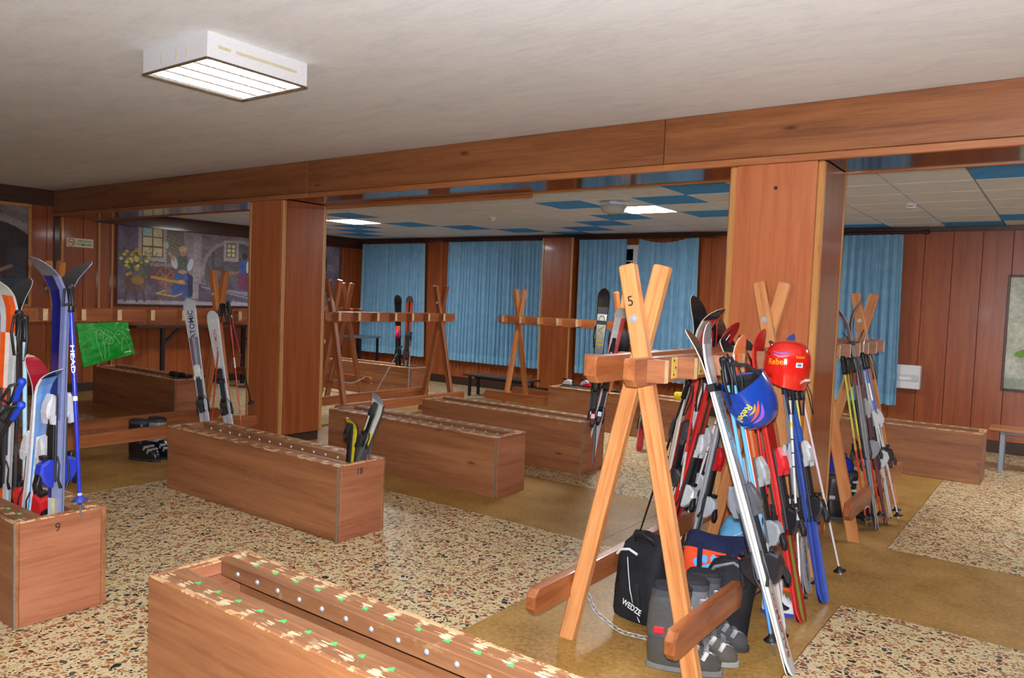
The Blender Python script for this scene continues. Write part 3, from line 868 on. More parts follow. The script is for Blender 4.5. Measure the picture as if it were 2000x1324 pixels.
# ------------------------------------------------------------------ skis and poles
def gloss(rgb): return plain(rgb, 0.22, 0.0, 0.4, 0.08, 25)
def dull(rgb): return plain(rgb, 0.5, 0.0, 0.0, 0.12, 50)
BLK, WHT, SIL, GRY, DGR = (24, 24, 27), (228, 228, 226), (186, 190, 194), (150, 154, 160), (70, 72, 78)
RED, BLU, YEL, ORG, LBL = (196, 36, 34), (34, 62, 176), (232, 208, 44), (232, 92, 34), (96, 164, 226)

GRP = ['']
def ski_frame(tail, tip, az):
    P = Vector(tail); d = (Vector(tip)-P).normalized()
    a = radians(az); N = Vector((cos(a), sin(a), 0)); N = (N-d*N.dot(d)).normalized()
    X = N.cross(d)
    return Matrix(((X.x, N.x, d.x, P.x), (X.y, N.y, d.y, P.y), (X.z, N.z, d.z, P.z), (0, 0, 0, 1)))

def ski_half(t, w, twin=False):
    hw = w/2*(0.80+0.75*(t-0.42)**2*1.6)
    if t > 0.93: 
        q = (t-0.93)/0.07; hw *= sqrt(max(0.0, 1-q*q))*0.92+0.08*(1-q)
    if t < 0.03:
        q = (0.03-t)/0.03; hw *= (1-0.55*q*q)
    return max(hw, 0.004)

def binding_parts(e, zc, rgb_toe, rgb_heel, rgb_plate, scale=1.0, th=0.016, wing=None):
    s = scale
    T = Matrix.Translation
    pm = dull(rgb_plate)
    MB().box(-0.03*s, 0.03*s, 0, 0.014*s, -0.24*s, 0.26*s, 0, 0.003).build('binding_plate', pm, e, T((0, th, zc)))
    tm = gloss(rgb_toe); hm = gloss(rgb_heel); bm_ = dull(BLK); y0 = th+0.0145*s
    # toe piece: tapered housing, two jaws, a black afs pad
    mb = MB()
    mb.prism([(0, -0.055*s), (0, 0.075*s), (0.02*s, 0.085*s), (0.048*s, 0.03*s), (0.056*s, -0.015*s), (0.05*s, -0.05*s), (0.02*s, -0.06*s)], 0, -0.034*s, 0.034*s, 0, None, 0.012*s)
    mb.build('toe_binding', tm, e, T((0, y0, zc+0.18*s)))
    for q in (-1, 1):
        MB().prism([(0.008*s, -0.09*s), (0.008*s, -0.035*s), (0.04*s, -0.035*s), (0.032*s, -0.085*s)], 0, min(q*0.024*s, q*0.042*s), max(q*0.024*s, q*0.042*s), 0).build('toe_jaw', tm, e, T((0, y0, zc+0.18*s)))
    MB().box(-0.026*s, 0.026*s, 0.001, 0.010*s, -0.12*s, 0.10*s, 0, 0.003).build('sole_pad', bm_, e, T((0, y0, zc+0.01)))
    # heel piece: tower and lever
    mb = MB()
    mb.prism([(0, -0.10*s), (0, 0.06*s), (0.03*s, 0.065*s), (0.075*s, 0.04*s), (0.085*s, -0.01*s), (0.06*s, -0.06*s), (0.02*s, -0.10*s)], 0, -0.032*s, 0.032*s, 0, None, 0.011*s)
    mb.build('heel_binding', hm, e, T((0, y0, zc-0.17*s)))
    mb = MB()
    mb.prism([(0.078*s, 0.005*s), (0.10*s, -0.07*s), (0.092*s, -0.11*s), (0.075*s, -0.105*s), (0.066*s, -0.03*s)], 0, -0.022*s, 0.022*s, 0, None, 0.006*s)
    mb.build('heel_lever', bm_, e, T((0, y0, zc-0.17*s)))
    MB().prism([(0.03*s, 0.064*s), (0.058*s, 0.062*s), (0.062*s, 0.085*s), (0.035*s, 0.088*s)], 0, -0.026*s, 0.026*s, 0, None, 0.004*s).build('heel_cup', bm_, e, T((0, y0, zc-0.17*s)))
    for q in (-1, 1):
        MB().tube([(q*0.036*s, 0.006, 0.03*s), (q*0.056*s, 0.006, -0.02*s), (q*0.058*s, 0.012, -0.10*s), (q*0.058*s, -0.002, -0.15*s)], [0.004, 0.004, 0.005, 0.008], 6).build('brake_arm', bm_, e, T((0, th, zc-0.12*s)))

def ski(label, tail, tip, az, w=0.094, top=None, edge=SIL, base=BLK, tipcol=None, rise=0.085, bind=None, zc=None, group=None, flip=False, logo=None, name='ski', bscale=0.82, rs=0.84):
    Mx = ski_frame(tail, tip, az)
    L = (Vector(tip)-Vector(tail)).length
    e = empty(name, (0, 0, 0), 0, label, 'ski', group or 'skis '+GRP[0])
    e.matrix_world = Mx
    top = top or [(1.0, (SIL, SIL, SIL))]
    cols = []
    def ci(c):
        if c not in cols: cols.append(c)
        return cols.index(c)+2
    N = 26
    ts = sorted(set([k/N for k in range(N+1)]+[0.012, 0.93, 0.95, 0.975, 0.99, 1.0]+[q[0] for q in top if q[0] < 0.93]))
    def ring(t):
        hw = ski_half(t, w)
        th = 0.007+0.010*max(0.0, 1-abs(t-0.45)/0.5)
        y = rise*((t-rs)/(1-rs))**2 if t > rs else (0.006*((0.06-t)/0.06)**2 if t < 0.06 else 0)
        z = t*L - (0.35*y if t > rs else 0)
        return [(-hw, y, z), (hw, y, z), (hw, y+th*0.65, z), (hw*0.86, y+th, z), (hw*0.28, y+th, z), (-hw*0.28, y+th, z), (-hw*0.86, y+th, z), (-hw, y+th*0.65, z)]
    def seg(a, b, name, over=None):
        mb = MB(); tt = [t for t in ts if a <= t <= b]; rings = [ring(t) for t in tt]
        for k in range(len(tt)-1):
            m = (tt[k]+tt[k+1])/2
            l, c, r = next(q[1] for q in top if m <= q[0])
            if over: l = c = r = over
            ms = [0, 1, 1 if not over else ci(r), ci(r), ci(c), ci(l), 1 if not over else ci(l), 1]
            for i in range(8):
                j = (i+1) % 8
                mb.add([rings[k][i], rings[k][j], rings[k+1][j], rings[k+1][i]], [(0, 1, 2, 3)], ms[i], i in (0, 3, 4, 5))
        mb.add(rings[0], [tuple(range(8))[::-1]], 1); mb.add(rings[-1], [tuple(range(8))], 1)
        mats = [gloss(base), gloss(edge)]+[gloss(c) for c in cols]
        mb.build(name, mats, e)
    seg(0, 0.93, 'ski_body'); seg(0.93, 1.0, 'ski_tip', tipcol)
    if bind:
        binding_parts(e, (zc if zc else 0.43*L), *bind, scale=bscale)
    if logo:
        for txt, wid, t, col, hgt in logo:
            th = 0.007+0.010*max(0.0, 1-abs(t-0.45)/0.5)
            letters('lettering', txt, wid, dull(col), e, basis((0, th+0.0016, t*L), (0, 0, 1), (1, 0, 0)), hgt, 0.012)
    return e

def pair(la, lb, tail, tip, az, group=None, strap=True, toff=0.0, **kw):
    kb = dict(kw)
    for k in list(kw):
        if k.startswith('B_'):
            kb[k[2:]] = kw[k]; kw.pop(k); kb.pop(k)
    a = ski(la, tail, tip, az, **kw)
    d = (Vector(tip)-Vector(tail)).normalized()
    n = a.matrix_world.to_3x3() @ Vector((0, 1, 0))
    off = -n*0.002 + d*toff
    b = ski(lb, Vector(tail)+off, Vector(tip)+off, az+180, **kb)
    if strap:      # black velcro band holding the two together: part of the first ski
        L = (Vector(tip)-Vector(tail)).length
        w2 = kw.get('w', 0.094)*0.46; z = 0.80*L
        pts = [(-w2, -0.016, z), (w2, -0.016, z), (w2, 0.018, z), (-w2, 0.018, z)]
        mb = MB(); rings = [[(x*1.08, y, z+o) for x, y, _ in pts] for o in (-0.018, 0.018)]
        mb.loft(rings, 0, False).build('ski_strap', dull(BLK), a)
    return a, b

def pole(label, tip, top, c_up=SIL, c_low=SIL, grip=BLK, split=0.5, band=None, basket=BLK, strap=True, group=None, r=0.0075, logo=None, az=0, straplen=0.2):
    P = Vector(tip); Q = Vector(top); d = (Q-P).normalized(); L = (Q-P).length
    a = radians(az); N = Vector((cos(a), sin(a), 0)); N = (N-d*N.dot(d)).normalized(); X = N.cross(d)
    e = empty('ski_pole', (0, 0, 0), 0, label, 'ski pole', group or 'ski poles '+GRP[0])
    e.matrix_world = Matrix(((X.x, N.x, d.x, P.x), (X.y, N.y, d.y, P.y), (X.z, N.z, d.z, P.z), (0, 0, 0, 1)))
    zs = split*L
    MB().tube([(0, 0, 0.05), (0, 0, zs)], [r*0.7, r], 8).build('lower_shaft', gloss(c_low), e)
    MB().tube([(0, 0, zs), (0, 0, L-0.11)], [r, r], 8).build('upper_shaft', gloss(c_up), e)
    for (z0, z1, c) in (band or []):
        MB().tube([(0, 0, z0*L), (0, 0, z1*L)], [r*1.08, r*1.08], 8).build('shaft_band', gloss(c), e)
    MB().lathe([(0.003, 0), (0.004, 0.004), (0.0045, 0.05)], 8).build('tip_ferrule', plain((150, 152, 156), 0.3, 0.8), e)
    MB().lathe([(0.006, 0.075), (0.012, 0.078), (0.034, 0.070), (0.036, 0.073), (0.014, 0.088), (0.008, 0.10)], 16).build('basket', dull(basket), e)
    prof = [(0.010, L-0.125), (0.016, L-0.12), (0.0135, L-0.105), (0.016, L-0.09), (0.0135, L-0.075), (0.016, L-0.06), (0.0135, L-0.045), (0.0165, L-0.025), (0.019, L-0.008), (0.014, L+0.004), (0.002, L+0.007)]
    MB().lathe(prof, 12).build('grip', plain(grip, 0.4, var=0.06), e)
    if strap:
        s = straplen; pts = [(0, 0.014, L-0.01), (0.012, 0.05, L-0.02), (0.02, 0.06, L-0.10), (0.008, 0.05, L-0.01-s), (-0.008, 0.045, L-0.01-s), (-0.018, 0.05, L-0.10), (-0.01, 0.04, L-0.02)]
        MB().tube(pts, 0.007, 6, 0, False, True, 0.3).build('wrist_strap', dull(BLK), e)
    if logo:
        txt, wid, t, col = logo
        letters('lettering', txt, wid, dull(col), e, basis((0, r+0.001, t*L), (0, 0, -1), (-1, 0, 0)), r*1.7, 0.015)
    return e

GREYB = ((166, 170, 174), (150, 156, 162), (90, 94, 100))
DARKB = ((60, 62, 66), (34, 34, 38), (48, 50, 54))
REDB = ((206, 40, 44), (40, 40, 44), (50, 50, 54))

# --- the nearest rack, right side
GRP[0] = 'on the nearest rack'
pair('silver ski frontmost on the nearest rack, its tail nearest the viewer',
     'dark-tipped ski back to back with the frontmost silver ski of the nearest rack',
     (-0.874, 3.302, 0.004), (-1.395, 3.335, 1.485), 2, edge=(226, 226, 222), top=[(0.30, ((172, 174, 172), (180, 182, 180), (172, 174, 172))), (0.62, ((130, 134, 138), (150, 154, 158), (130, 134, 138))), (0.97, ((146, 156, 160), (164, 174, 176), (146, 156, 160))), (1.0, (DGR, DGR, DGR))],
     tipcol=(120, 126, 130), B_tipcol=(30, 30, 34), bind=((84, 86, 92), (40, 40, 44), (96, 98, 104)), B_bind=((118, 124, 130), (34, 34, 38), (110, 114, 120)),
     logo=[('SALOMON', 0.30, 0.14, (176, 60, 60), 0.030), ('SALOMON', 0.34, 0.70, (104, 112, 116), 0.026)], zc=0.60, rise=0.055)
pair('orange-tipped ski between the blue poles and the red pair, right-hand half, white edges',
     'orange-tipped ski between the blue poles and the red pair, left-hand half, grey tip',
     (-1.04, 3.70, 0.004), (-1.36, 3.70, 1.43), -12, edge=(230, 228, 222), top=[(0.4, (WHT, SIL, WHT)), (1.0, (ORG, (220, 160, 120), ORG))], tipcol=(214, 120, 70), B_tipcol=(168, 168, 160),
     bind=GREYB, rise=0.06)
pair('bright red ski with red binding, right-hand half of its pair, left of the red helmet',
     'bright red ski, left-hand half of the pair left of the red helmet',
     (-0.997, 3.90, 0.004), (-1.375, 4.014, 1.455), -14, edge=(214, 58, 54), top=[(0.28, ((150, 40, 38), (120, 140, 60), (150, 40, 38))), (1.0, ((150, 30, 28), (150, 30, 28), (150, 30, 28)))], tipcol=(176, 34, 32), B_tipcol=(150, 150, 146),
     bind=((222, 48, 56), (36, 36, 40), (60, 60, 64)), rise=0.075)
pair('grey ski with black line, right-hand half of the pair standing under the red helmet',
     'grey ski with black line, left-hand half of the pair standing under the red helmet',
     (-1.08, 4.319, 0.004), (-1.345, 4.49, 1.36), -6, edge=(150, 150, 152), top=[(1.0, (GRY, (130, 132, 138), GRY))], tipcol=(120, 122, 126),
     bind=((206, 210, 212), (190, 196, 200), (70, 72, 76)), logo=[('ATOMIC', 0.26, 0.14, (90, 96, 104), 0.024)], rise=0.06)
pair('blue-tipped ski farthest along the nearest rack, right-hand half, blue tail on the floor',
     'black-tipped ski farthest along the nearest rack, left-hand half of the blue pair',
     (-0.976, 4.24, 0.004), (-1.362, 4.50, 1.42), -18, edge=(60, 84, 160), top=[(0.5, ((70, 108, 206), (54, 90, 190), (40, 70, 160))), (1.0, ((46, 92, 190), (60, 110, 206), (46, 92, 190)))], tipcol=(44, 84, 176), B_tipcol=(36, 34, 36),
     bind=((196, 200, 204), (40, 42, 46), (50, 52, 56)), rise=0.075)
pole('light blue ski pole with black grip, left one of two beside the blue helmet', (-0.985, 3.43, 0.004), (-1.265, 3.345, 1.325), (104, 178, 240), (84, 160, 228), split=0.4, r=0.009, az=-60)
pole('light blue ski pole with black grip, right one of two beside the blue helmet', (-0.965, 3.50, 0.004), (-1.245, 3.375, 1.325), (104, 178, 240), (84, 160, 228), split=0.4, r=0.009, az=-40)
pole('white ski pole with black studded grip and black rings, under the red helmet', (-1.03, 4.02, 0.004), (-1.262, 4.36, 1.17), (236, 236, 226), (228, 228, 226), split=0.72, band=[(0.60, 0.605, BLK), (0.66, 0.665, BLK), (0.72, 0.725, BLK), (0.78, 0.80, YEL)], az=-70)
pole('yellow and white ski pole under the red helmet, tip with a black basket', (-1.02, 4.30, 0.004), (-1.26, 4.47, 1.165), (236, 212, 70), (232, 232, 230), split=0.62, band=[(0.66, 0.67, BLK), (0.72, 0.73, WHT)], az=-50)
pole('white ski pole farthest right on the nearest rack, tip out on the ochre floor', (-0.97, 4.62, 0.004), (-1.257, 4.53, 1.16), (232, 206, 214), (214, 214, 214), split=0.5, az=-20)
pole('thin red ski pole beside the red pair of skis', (-1.06, 3.82, 0.004), (-1.31, 3.86, 1.22), (196, 40, 52), (176, 44, 50), split=0.5, az=-40, band=[(0.5, 0.51, BLK), (0.6, 0.61, BLK)])

# --- the nearest rack, left side
pair('red ski with a black upturned tip, highest on the nearest rack, right-hand half',
     'black ski with a cream tip, highest on the nearest rack, left-hand half',
     (-1.99, 4.30, 0.004), (-1.60, 3.985, 1.62), -22, edge=(214, 204, 190), top=[(0.55, ((170, 44, 44), (150, 150, 150), (170, 44, 44))), (1.0, (RED, (190, 60, 60), (150, 146, 134)))], tipcol=(40, 38, 38), B_tipcol=(214, 204, 172),
     B_top=[(1.0, ((40, 46, 58), (40, 46, 58), (40, 46, 58)))], bind=((64, 64, 70), (60, 60, 64), (44, 44, 48)), rise=0.115, w=0.10)
pair('silver-white ski with grey binding farthest left on the nearest rack, left-hand half',
     'black ski with grey tip farthest left on the nearest rack, right-hand half',
     (-2.07, 4.46, 0.004), (-1.60, 4.18, 1.43), 196, edge=(206, 210, 216), top=[(1.0, ((44, 50, 66), (80, 86, 100), (44, 50, 66)))], tipcol=(60, 62, 66), bind=((204, 208, 210), (190, 194, 198), (40, 42, 46)), B_bind=DARKB, rise=0.05)
pair('black-striped red ski in mid left side of the nearest rack, right half of its pair',
     'black-striped red ski in mid left side of the nearest rack, left half of its pair',
     (-1.86, 4.10, 0.004), (-1.605, 4.33, 1.50), -14, edge=(206, 40, 38), top=[(1.0, ((176, 30, 30), (30, 28, 30), (206, 44, 40)))], tipcol=(170, 40, 38), bind=((208, 212, 214), (202, 206, 208), (36, 36, 40)), B_bind=((208, 212, 214), (202, 206, 208), (36, 36, 40)), rise=0.06, zc=0.62)
pair('grey ski with red binding, rearmost on the left side of the nearest rack',
     'red-tipped ski paired with the rearmost grey ski, left side of the nearest rack',
     (-1.80, 4.40, 0.004), (-1.61, 4.52, 1.40), -10, edge=(186, 186, 190), top=[(0.6, (GRY, DGR, GRY)), (1.0, ((190, 40, 40), SIL, (190, 40, 40)))], tipcol=(196, 196, 196), B_tipcol=(186, 34, 36), bind=((206, 36, 40), (196, 200, 204), (60, 62, 66)), rise=0.07, zc=0.50)
pair('dark ski with white tip mark, left side of the nearest rack, right half',
     'dark ski with pale tip, left side of the nearest rack, left half of its pair',
     (-1.93, 4.52, 0.004), (-1.63, 4.28, 1.47), -4, edge=(90, 92, 98), top=[(0.86, (DGR, (52, 54, 62), DGR)), (0.92, (WHT, DGR, WHT)), (1.0, (BLK, BLK, BLK))], tipcol=(30, 30, 34), B_tipcol=(190, 188, 180), bind=((200, 204, 208), (190, 194, 198), (40, 42, 46)), rise=0.06)
pole('black ski pole with wide basket, its tip farthest left of the nearest rack', (-2.19, 4.45, 0.02), (-1.70, 4.00, 1.14), (30, 32, 36), (36, 38, 42), split=0.45, az=-30)
pole('black ski pole with basket behind the red tail, left of the nearest rack', (-2.03, 4.57, 0.02), (-1.68, 4.24, 1.16), (40, 42, 48), (60, 62, 68), split=0.5, az=-30)
pole('red ski pole with red grip, left side of the nearest rack', (-1.86, 4.22, 0.02), (-1.655, 4.02, 1.19), (214, 60, 52), (224, 214, 204), grip=(214, 56, 48), split=0.6, az=-40, band=[(0.3, 0.34, ORG), (0.34, 0.37, YEL)])
pole('white ski pole crossing behind the silver pair on the nearest rack', (-1.86, 4.30, 0.02), (-1.625, 4.46, 1.20), (226, 220, 216), (220, 220, 218), split=0.5, az=-40, band=[(0.56, 0.565, BLK), (0.7, 0.705, BLK)])

# --- the rack behind the right column
GRP[0] = 'on the rack behind the right column'
pair('black and silver ski with a forked tip on the rack behind the column, right-hand half',
     'black ski with a forked tip on the rack behind the column, left-hand half',
     (-1.045, 5.955, 0.004), (-1.365, 6.01, 1.66), 22, edge=(150, 150, 154), top=[(1.0, (BLK, SIL, BLK))], tipcol=(34, 34, 36), bind=GREYB, B_bind=DARKB, rise=0.10)
pair('dark red ski with white squares on the rack behind the column, right-hand half',
     'dark red ski on the rack behind the column, left-hand half',
     (-1.02, 6.16, 0.004), (-1.33, 6.14, 1.44), 16, edge=(110, 54, 60), top=[(0.4, ((90, 44, 50), (140, 70, 76), (90, 44, 50))), (1.0, (BLK, SIL, BLK))], tipcol=(90, 40, 44), bind=((210, 212, 214), (204, 206, 208), (60, 62, 66)), rise=0.07)
pair('blue and white ski on the rack behind the column, right-hand half',
     'navy ski with grey binding on the rack behind the column, left-hand half',
     (-1.03, 6.40, 0.004), (-1.325, 6.30, 1.42), 14, edge=(214, 216, 220), top=[(0.5, ((120, 124, 160), (80, 84, 110), (120, 124, 160))), (1.0, ((52, 84, 200), WHT, (52, 84, 200)))], tipcol=(60, 64, 72), bind=((206, 208, 210), (40, 42, 46), (40, 42, 46)), rise=0.06)
pole('yellow-green ski pole fading to red on the rack behind the column, the left one', (-1.09, 5.86, 0.02), (-1.29, 5.70, 1.24), (206, 214, 92), (206, 76, 54), split=0.52, band=[(0.46, 0.54, (206, 160, 80))], az=-30)
pole('yellow-green ski pole fading to red on the rack behind the column, the right one', (-1.07, 5.94, 0.02), (-1.285, 5.79, 1.24), (206, 214, 92), (206, 76, 54), split=0.52, band=[(0.46, 0.54, (206, 160, 80))], az=-10)
pole('red ski pole with a short black grip on the rack behind the column', (-1.03, 6.08, 0.02), (-1.285, 5.93, 1.24), (196, 56, 50), (214, 60, 40), split=0.5, band=[(0.7, 0.78, (226, 196, 120))], az=-30)
pole('white ski pole tip farthest right under the rack behind the column, the front one', (-0.93, 6.19, 0.004), (-1.275, 6.25, 1.25), (74, 104, 214), (222, 222, 220), split=0.6, band=[(0.72, 0.82, WHT)], az=-20)
pole('white ski pole tip farthest right under the rack behind the column, the rear one', (-0.97, 6.36, 0.004), (-1.275, 6.36, 1.25), (120, 124, 150), (214, 214, 212), split=0.6, az=-20)

# --- left rack
GRP[0] = 'on the left rack'
pair('grey ski with big black lettering leaning on the left rack',
     'rear half of the grey lettered pair on the left rack, its dark tip behind',
     (-6.28, 3.97, 0.004), (-6.615, 3.93, 1.45), -42, edge=(220, 222, 224), top=[(0.55, ((176, 180, 190), (150, 154, 166), (176, 180, 190))), (0.75, ((120, 120, 134), (150, 152, 164), (110, 90, 100))), (1.0, ((178, 184, 194), (178, 184, 194), (178, 184, 194)))], tipcol=(178, 184, 194), B_tipcol=(40, 40, 44),
     bind=((224, 224, 222), (36, 36, 40), (96, 98, 104)), B_bind=DARKB, logo=[('ATOMIC', 0.27, 0.83, (26, 26, 32), 0.046)], w=0.10, rise=0.02, rs=0.93, strap=False)
pair('white ski with small red lettering leaning on the left rack',
     'rear half of the white pair on the left rack, dark tip behind',
     (-6.28, 4.21, 0.004), (-6.615, 4.17, 1.34), -48, edge=(226, 228, 228), top=[(0.6, (SIL, (170, 176, 178), SIL)), (1.0, ((198, 206, 204), (206, 212, 210), (198, 206, 204)))], tipcol=(200, 206, 206), B_tipcol=(30, 30, 34),
     bind=((40, 42, 46), (36, 36, 40), (120, 124, 128)), B_bind=DARKB, logo=[('SALOMON', 0.22, 0.78, (190, 60, 60), 0.028)], w=0.10, rise=0.02, rs=0.93, strap=False)
pole('red ski pole slanting across the white ski on the left rack', (-6.24, 3.93, 0.01), (-6.64, 4.30, 1.40), (206, 56, 40), (196, 44, 36), split=0.5, az=-40)
pole('red ski pole upright behind the white ski on the left rack', (-6.33, 4.36, 0.01), (-6.64, 4.36, 1.42), (214, 60, 44), (214, 70, 54), split=0.5, az=-60, band=[(0.55, 0.62, WHT)])
pole('pink and black ski pole hanging beside the left column, yellow ring under its grip', (-6.49, 4.56, 0.36), (-6.60, 4.335, 1.42), (176, 50, 84), (34, 34, 38), split=0.5, band=[(0.86, 0.89, YEL)], az=-60)

# --- box 9 at the left edge
GRP[0] = 'in box 9'
BB = ((196, 198, 206), (44, 62, 190), (40, 40, 46))
pair('dark blue and silver ski standing in box 9, its top towards the viewer',
     'black-tipped ski standing in box 9, back to back with the blue and silver one',
     (-3.795, 1.60, 0.035), (-3.80, 1.625, 1.71), 284, strap=False, edge=(120, 130, 170), top=[(0.30, ((176, 180, 200), (226, 226, 160), (206, 210, 220))), (0.52, ((150, 160, 200), (150, 160, 200), (40, 50, 120))), (1.0, ((110, 120, 170), (20, 26, 84), (22, 30, 104)))], tipcol=(90, 94, 104), B_tipcol=(70, 76, 80),
     bind=BB, B_bind=BB, rise=0.15, zc=0.78, w=0.10)
pole('blue ski pole with white lettering, hanging with its tip outside box 9', (-3.655, 1.655, 0.47), (-3.762, 1.645, 1.535), (40, 60, 196), (40, 56, 190), split=0.5, band=[(0.06, 0.10, (190, 190, 216)), (0.50, 0.52, WHT)], az=-35, logo=('HEAD', 0.13, 0.68, WHT), basket=(40, 60, 160), r=0.010, straplen=0.08)
pair('kids light blue ski with black tip leaning in box 9',
     'kids red patterned ski with black tip leaning in box 9',
     (-4.14, 1.60, 0.035), (-3.775, 1.55, 1.215), 18, edge=(214, 220, 228), w=0.085, top=[(0.62, ((60, 150, 226), (70, 160, 234), (60, 150, 226))), (1.0, ((120, 160, 214), (104, 150, 210), (120, 160, 214)))], tipcol=(30, 32, 36),
     B_top=[(0.6, ((176, 30, 40), (214, 214, 216), (176, 30, 40))), (1.0, ((150, 24, 36), (176, 60, 70), (150, 24, 36)))], bind=((196, 196, 200), (206, 40, 44), (206, 206, 208)), B_bind=((196, 196, 200), (206, 40, 44), (206, 206, 208)), zc=0.62, rise=0.10, strap=False, B_edge=(206, 206, 210), B_base=(150, 26, 38))
pair('orange and white ski farthest left in box 9, cut by the picture edge',
     'yellow-tipped black ski in box 9, back to back with the orange and white one',
     (-4.41, 1.595, 0.035), (-4.285, 1.60, 1.60), 300, edge=(190, 192, 196), top=[(0.4, ((190, 190, 190), ORG, (190, 190, 190))), (0.62, (DGR, ORG, DGR)), (0.8, (SIL, (236, 220, 210), ORG)), (1.0, (ORG, (206, 80, 30), SIL))], tipcol=(180, 186, 176), B_tipcol=(200, 206, 120), bind=DARKB, rise=0.12, strap=False)
pole('pale blue ski pole with a long black grip in box 9', (-4.115, 1.60, 0.06), (-4.06, 1.572, 1.38), (176, 220, 240), (196, 206, 214), split=0.45, az=-30, r=0.010)
pole('black ski pole in box 9, left of the pale blue one', (-4.25, 1.60, 0.06), (-4.16, 1.585, 1.40), (40, 42, 46), (60, 62, 66), split=0.5, az=-30)
pole('kids ski pole with blue grip leaning across box 9, the upper one', (-4.30, 1.475, 0.49), (-3.895, 1.50, 1.09), (36, 38, 44), (30, 32, 36), grip=(36, 76, 214), split=0.5, az=-60, basket=(40, 44, 50), straplen=0.1)
pole('kids ski pole with blue grip leaning across box 9, the lower one', (-4.42, 1.455, 0.49), (-3.86, 1.485, 0.985), (36, 38, 44), (30, 32, 36), grip=(36, 76, 214), split=0.5, az=-70, basket=(40, 44, 50), straplen=0.1)

# --- box 18: kids skiboards
GRP[0] = 'in box 18'
yb = ((30, 30, 34), (28, 28, 32), (40, 40, 44))
ski('bright yellow skiboard with black binding standing in box 18', (-3.73, 3.35, 0.035), (-3.675, 3.345, 0.775), 258, w=0.125, edge=(40, 40, 44), top=[(1.0, ((236, 216, 40), (240, 224, 60), (236, 216, 40)))], bind=yb, zc=0.50, rise=0.05, bscale=0.72, logo=[('O', 0.03, 0.84, (120, 130, 140), 0.03)])
ski('grey and yellow skiboard leaning right behind the yellow one in box 18', (-3.86, 3.40, 0.035), (-3.49, 3.41, 0.94), 268, w=0.115, edge=(60, 60, 64), top=[(0.62, ((90, 88, 90), (120, 114, 112), (90, 88, 90))), (0.7, ((232, 210, 50), (190, 180, 150), (232, 210, 50))), (1.0, ((206, 206, 190), (190, 192, 190), (206, 206, 190)))], tipcol=(150, 152, 160), bind=((40, 44, 52), (40, 44, 52), (110, 108, 108)), zc=0.74, rise=0.05, bscale=0.6)
pole('red kids ski pole grip standing in box 18 behind the yellow skiboard', (-3.72, 3.43, 0.035), (-3.60, 3.475, 0.83), (90, 90, 96), (90, 90, 96), grip=(232, 60, 40), split=0.5, az=-40, straplen=0.06)

# --- far left corner box
GRP[0] = 'at the far left corner box'
pair('black ski with a coral band in the far left corner box, front half',
     'black ski in the far left corner box, rear half of the coral-banded pair',
     (-8.295, 8.42, 0.035), (-8.37, 8.42, 1.575), 300, top=[(0.60, (BLK, DGR, BLK)), (0.68, ((236, 96, 70), (236, 96, 70), (236, 96, 70))), (1.0, ((22, 24, 34), (20, 22, 30), (22, 24, 34)))], edge=(30, 30, 36), tipcol=(24, 24, 30), bind=((206, 40, 90), (36, 36, 44), (30, 30, 36)), zc=0.78, rise=0.05, w=0.10, strap=False)
pair('orange and black ski standing in the far left corner box, front one of its pair',
     'orange and black ski standing in the far left corner box, rear one of its pair',
     (-8.185, 8.42, 0.035), (-8.115, 8.42, 1.565), 320, top=[(0.35, (DGR, GRY, DGR)), (0.6, ((150, 80, 60), (60, 60, 64), (150, 80, 60))), (0.95, (ORG, (40, 40, 44), ORG)), (1.0, (DGR, DGR, DGR))], edge=(120, 70, 50), tipcol=(90, 96, 96), bind=DARKB, zc=0.78, rise=0.05, w=0.10, strap=False)
pole('thin grey ski pole standing upright before the far left corner box', (-7.79, 8.10, 0.01), (-7.80, 8.14, 1.02), (176, 178, 184), (160, 162, 168), az=-60, r=0.008)
pole('thin grey ski pole leaning on the far left corner box, slanting left', (-8.42, 8.02, 0.02), (-8.04, 8.195, 0.80), (176, 178, 184), (160, 162, 168), az=-60, r=0.008)

# --- box behind the one on the ochre strip, and the rack along the curtains
GRP[0] = 'in the rear box and behind it'
pair('black ski with yellow lettering in the rear ski box',
     'black ski back to back with the yellow-lettered one in the rear ski box',
     (-3.515, 6.07, 0.035), (-3.44, 6.09, 1.71), 298, top=[(0.4, (DGR, (160, 150, 60), DGR)), (1.0, ((30, 28, 34), (40, 38, 40), (60, 54, 30)))], edge=(40, 40, 46), tipcol=(26, 26, 28), bind=((60, 60, 64), (170, 30, 40), (40, 40, 44)), B_bind=((60, 60, 64), (170, 30, 40), (40, 40, 44)), zc=0.62, logo=[('HEAD', 0.34, 0.74, (206, 176, 50), 0.06)], w=0.10, rise=0.06)
ski('white and red ski with a strap leaning right from the rear ski box', (-3.53, 6.09, 0.035), (-3.27, 6.12, 1.54), 300, top=[(0.5, (SIL, (196, 198, 200), RED)), (1.0, ((214, 60, 60), (222, 222, 222), WHT))], edge=(200, 60, 60), tipcol=(206, 206, 206), w=0.10, rise=0.05, bind=DARKB)
pole('white ski pole leaning in the rear ski box beside red bindings', (-3.545, 6.03, 0.035), (-3.30, 6.06, 1.24), (216, 218, 220), (206, 208, 210), az=-60, r=0.010, band=[(0.62, 0.64, BLK)])
pole('yellow-gripped thin ski pole left of the yellow-lettered ski in the rear box', (-3.57, 6.10, 0.035), (-3.53, 6.13, 1.35), (150, 150, 96), (180, 182, 186), grip=(190, 196, 70), az=-60)
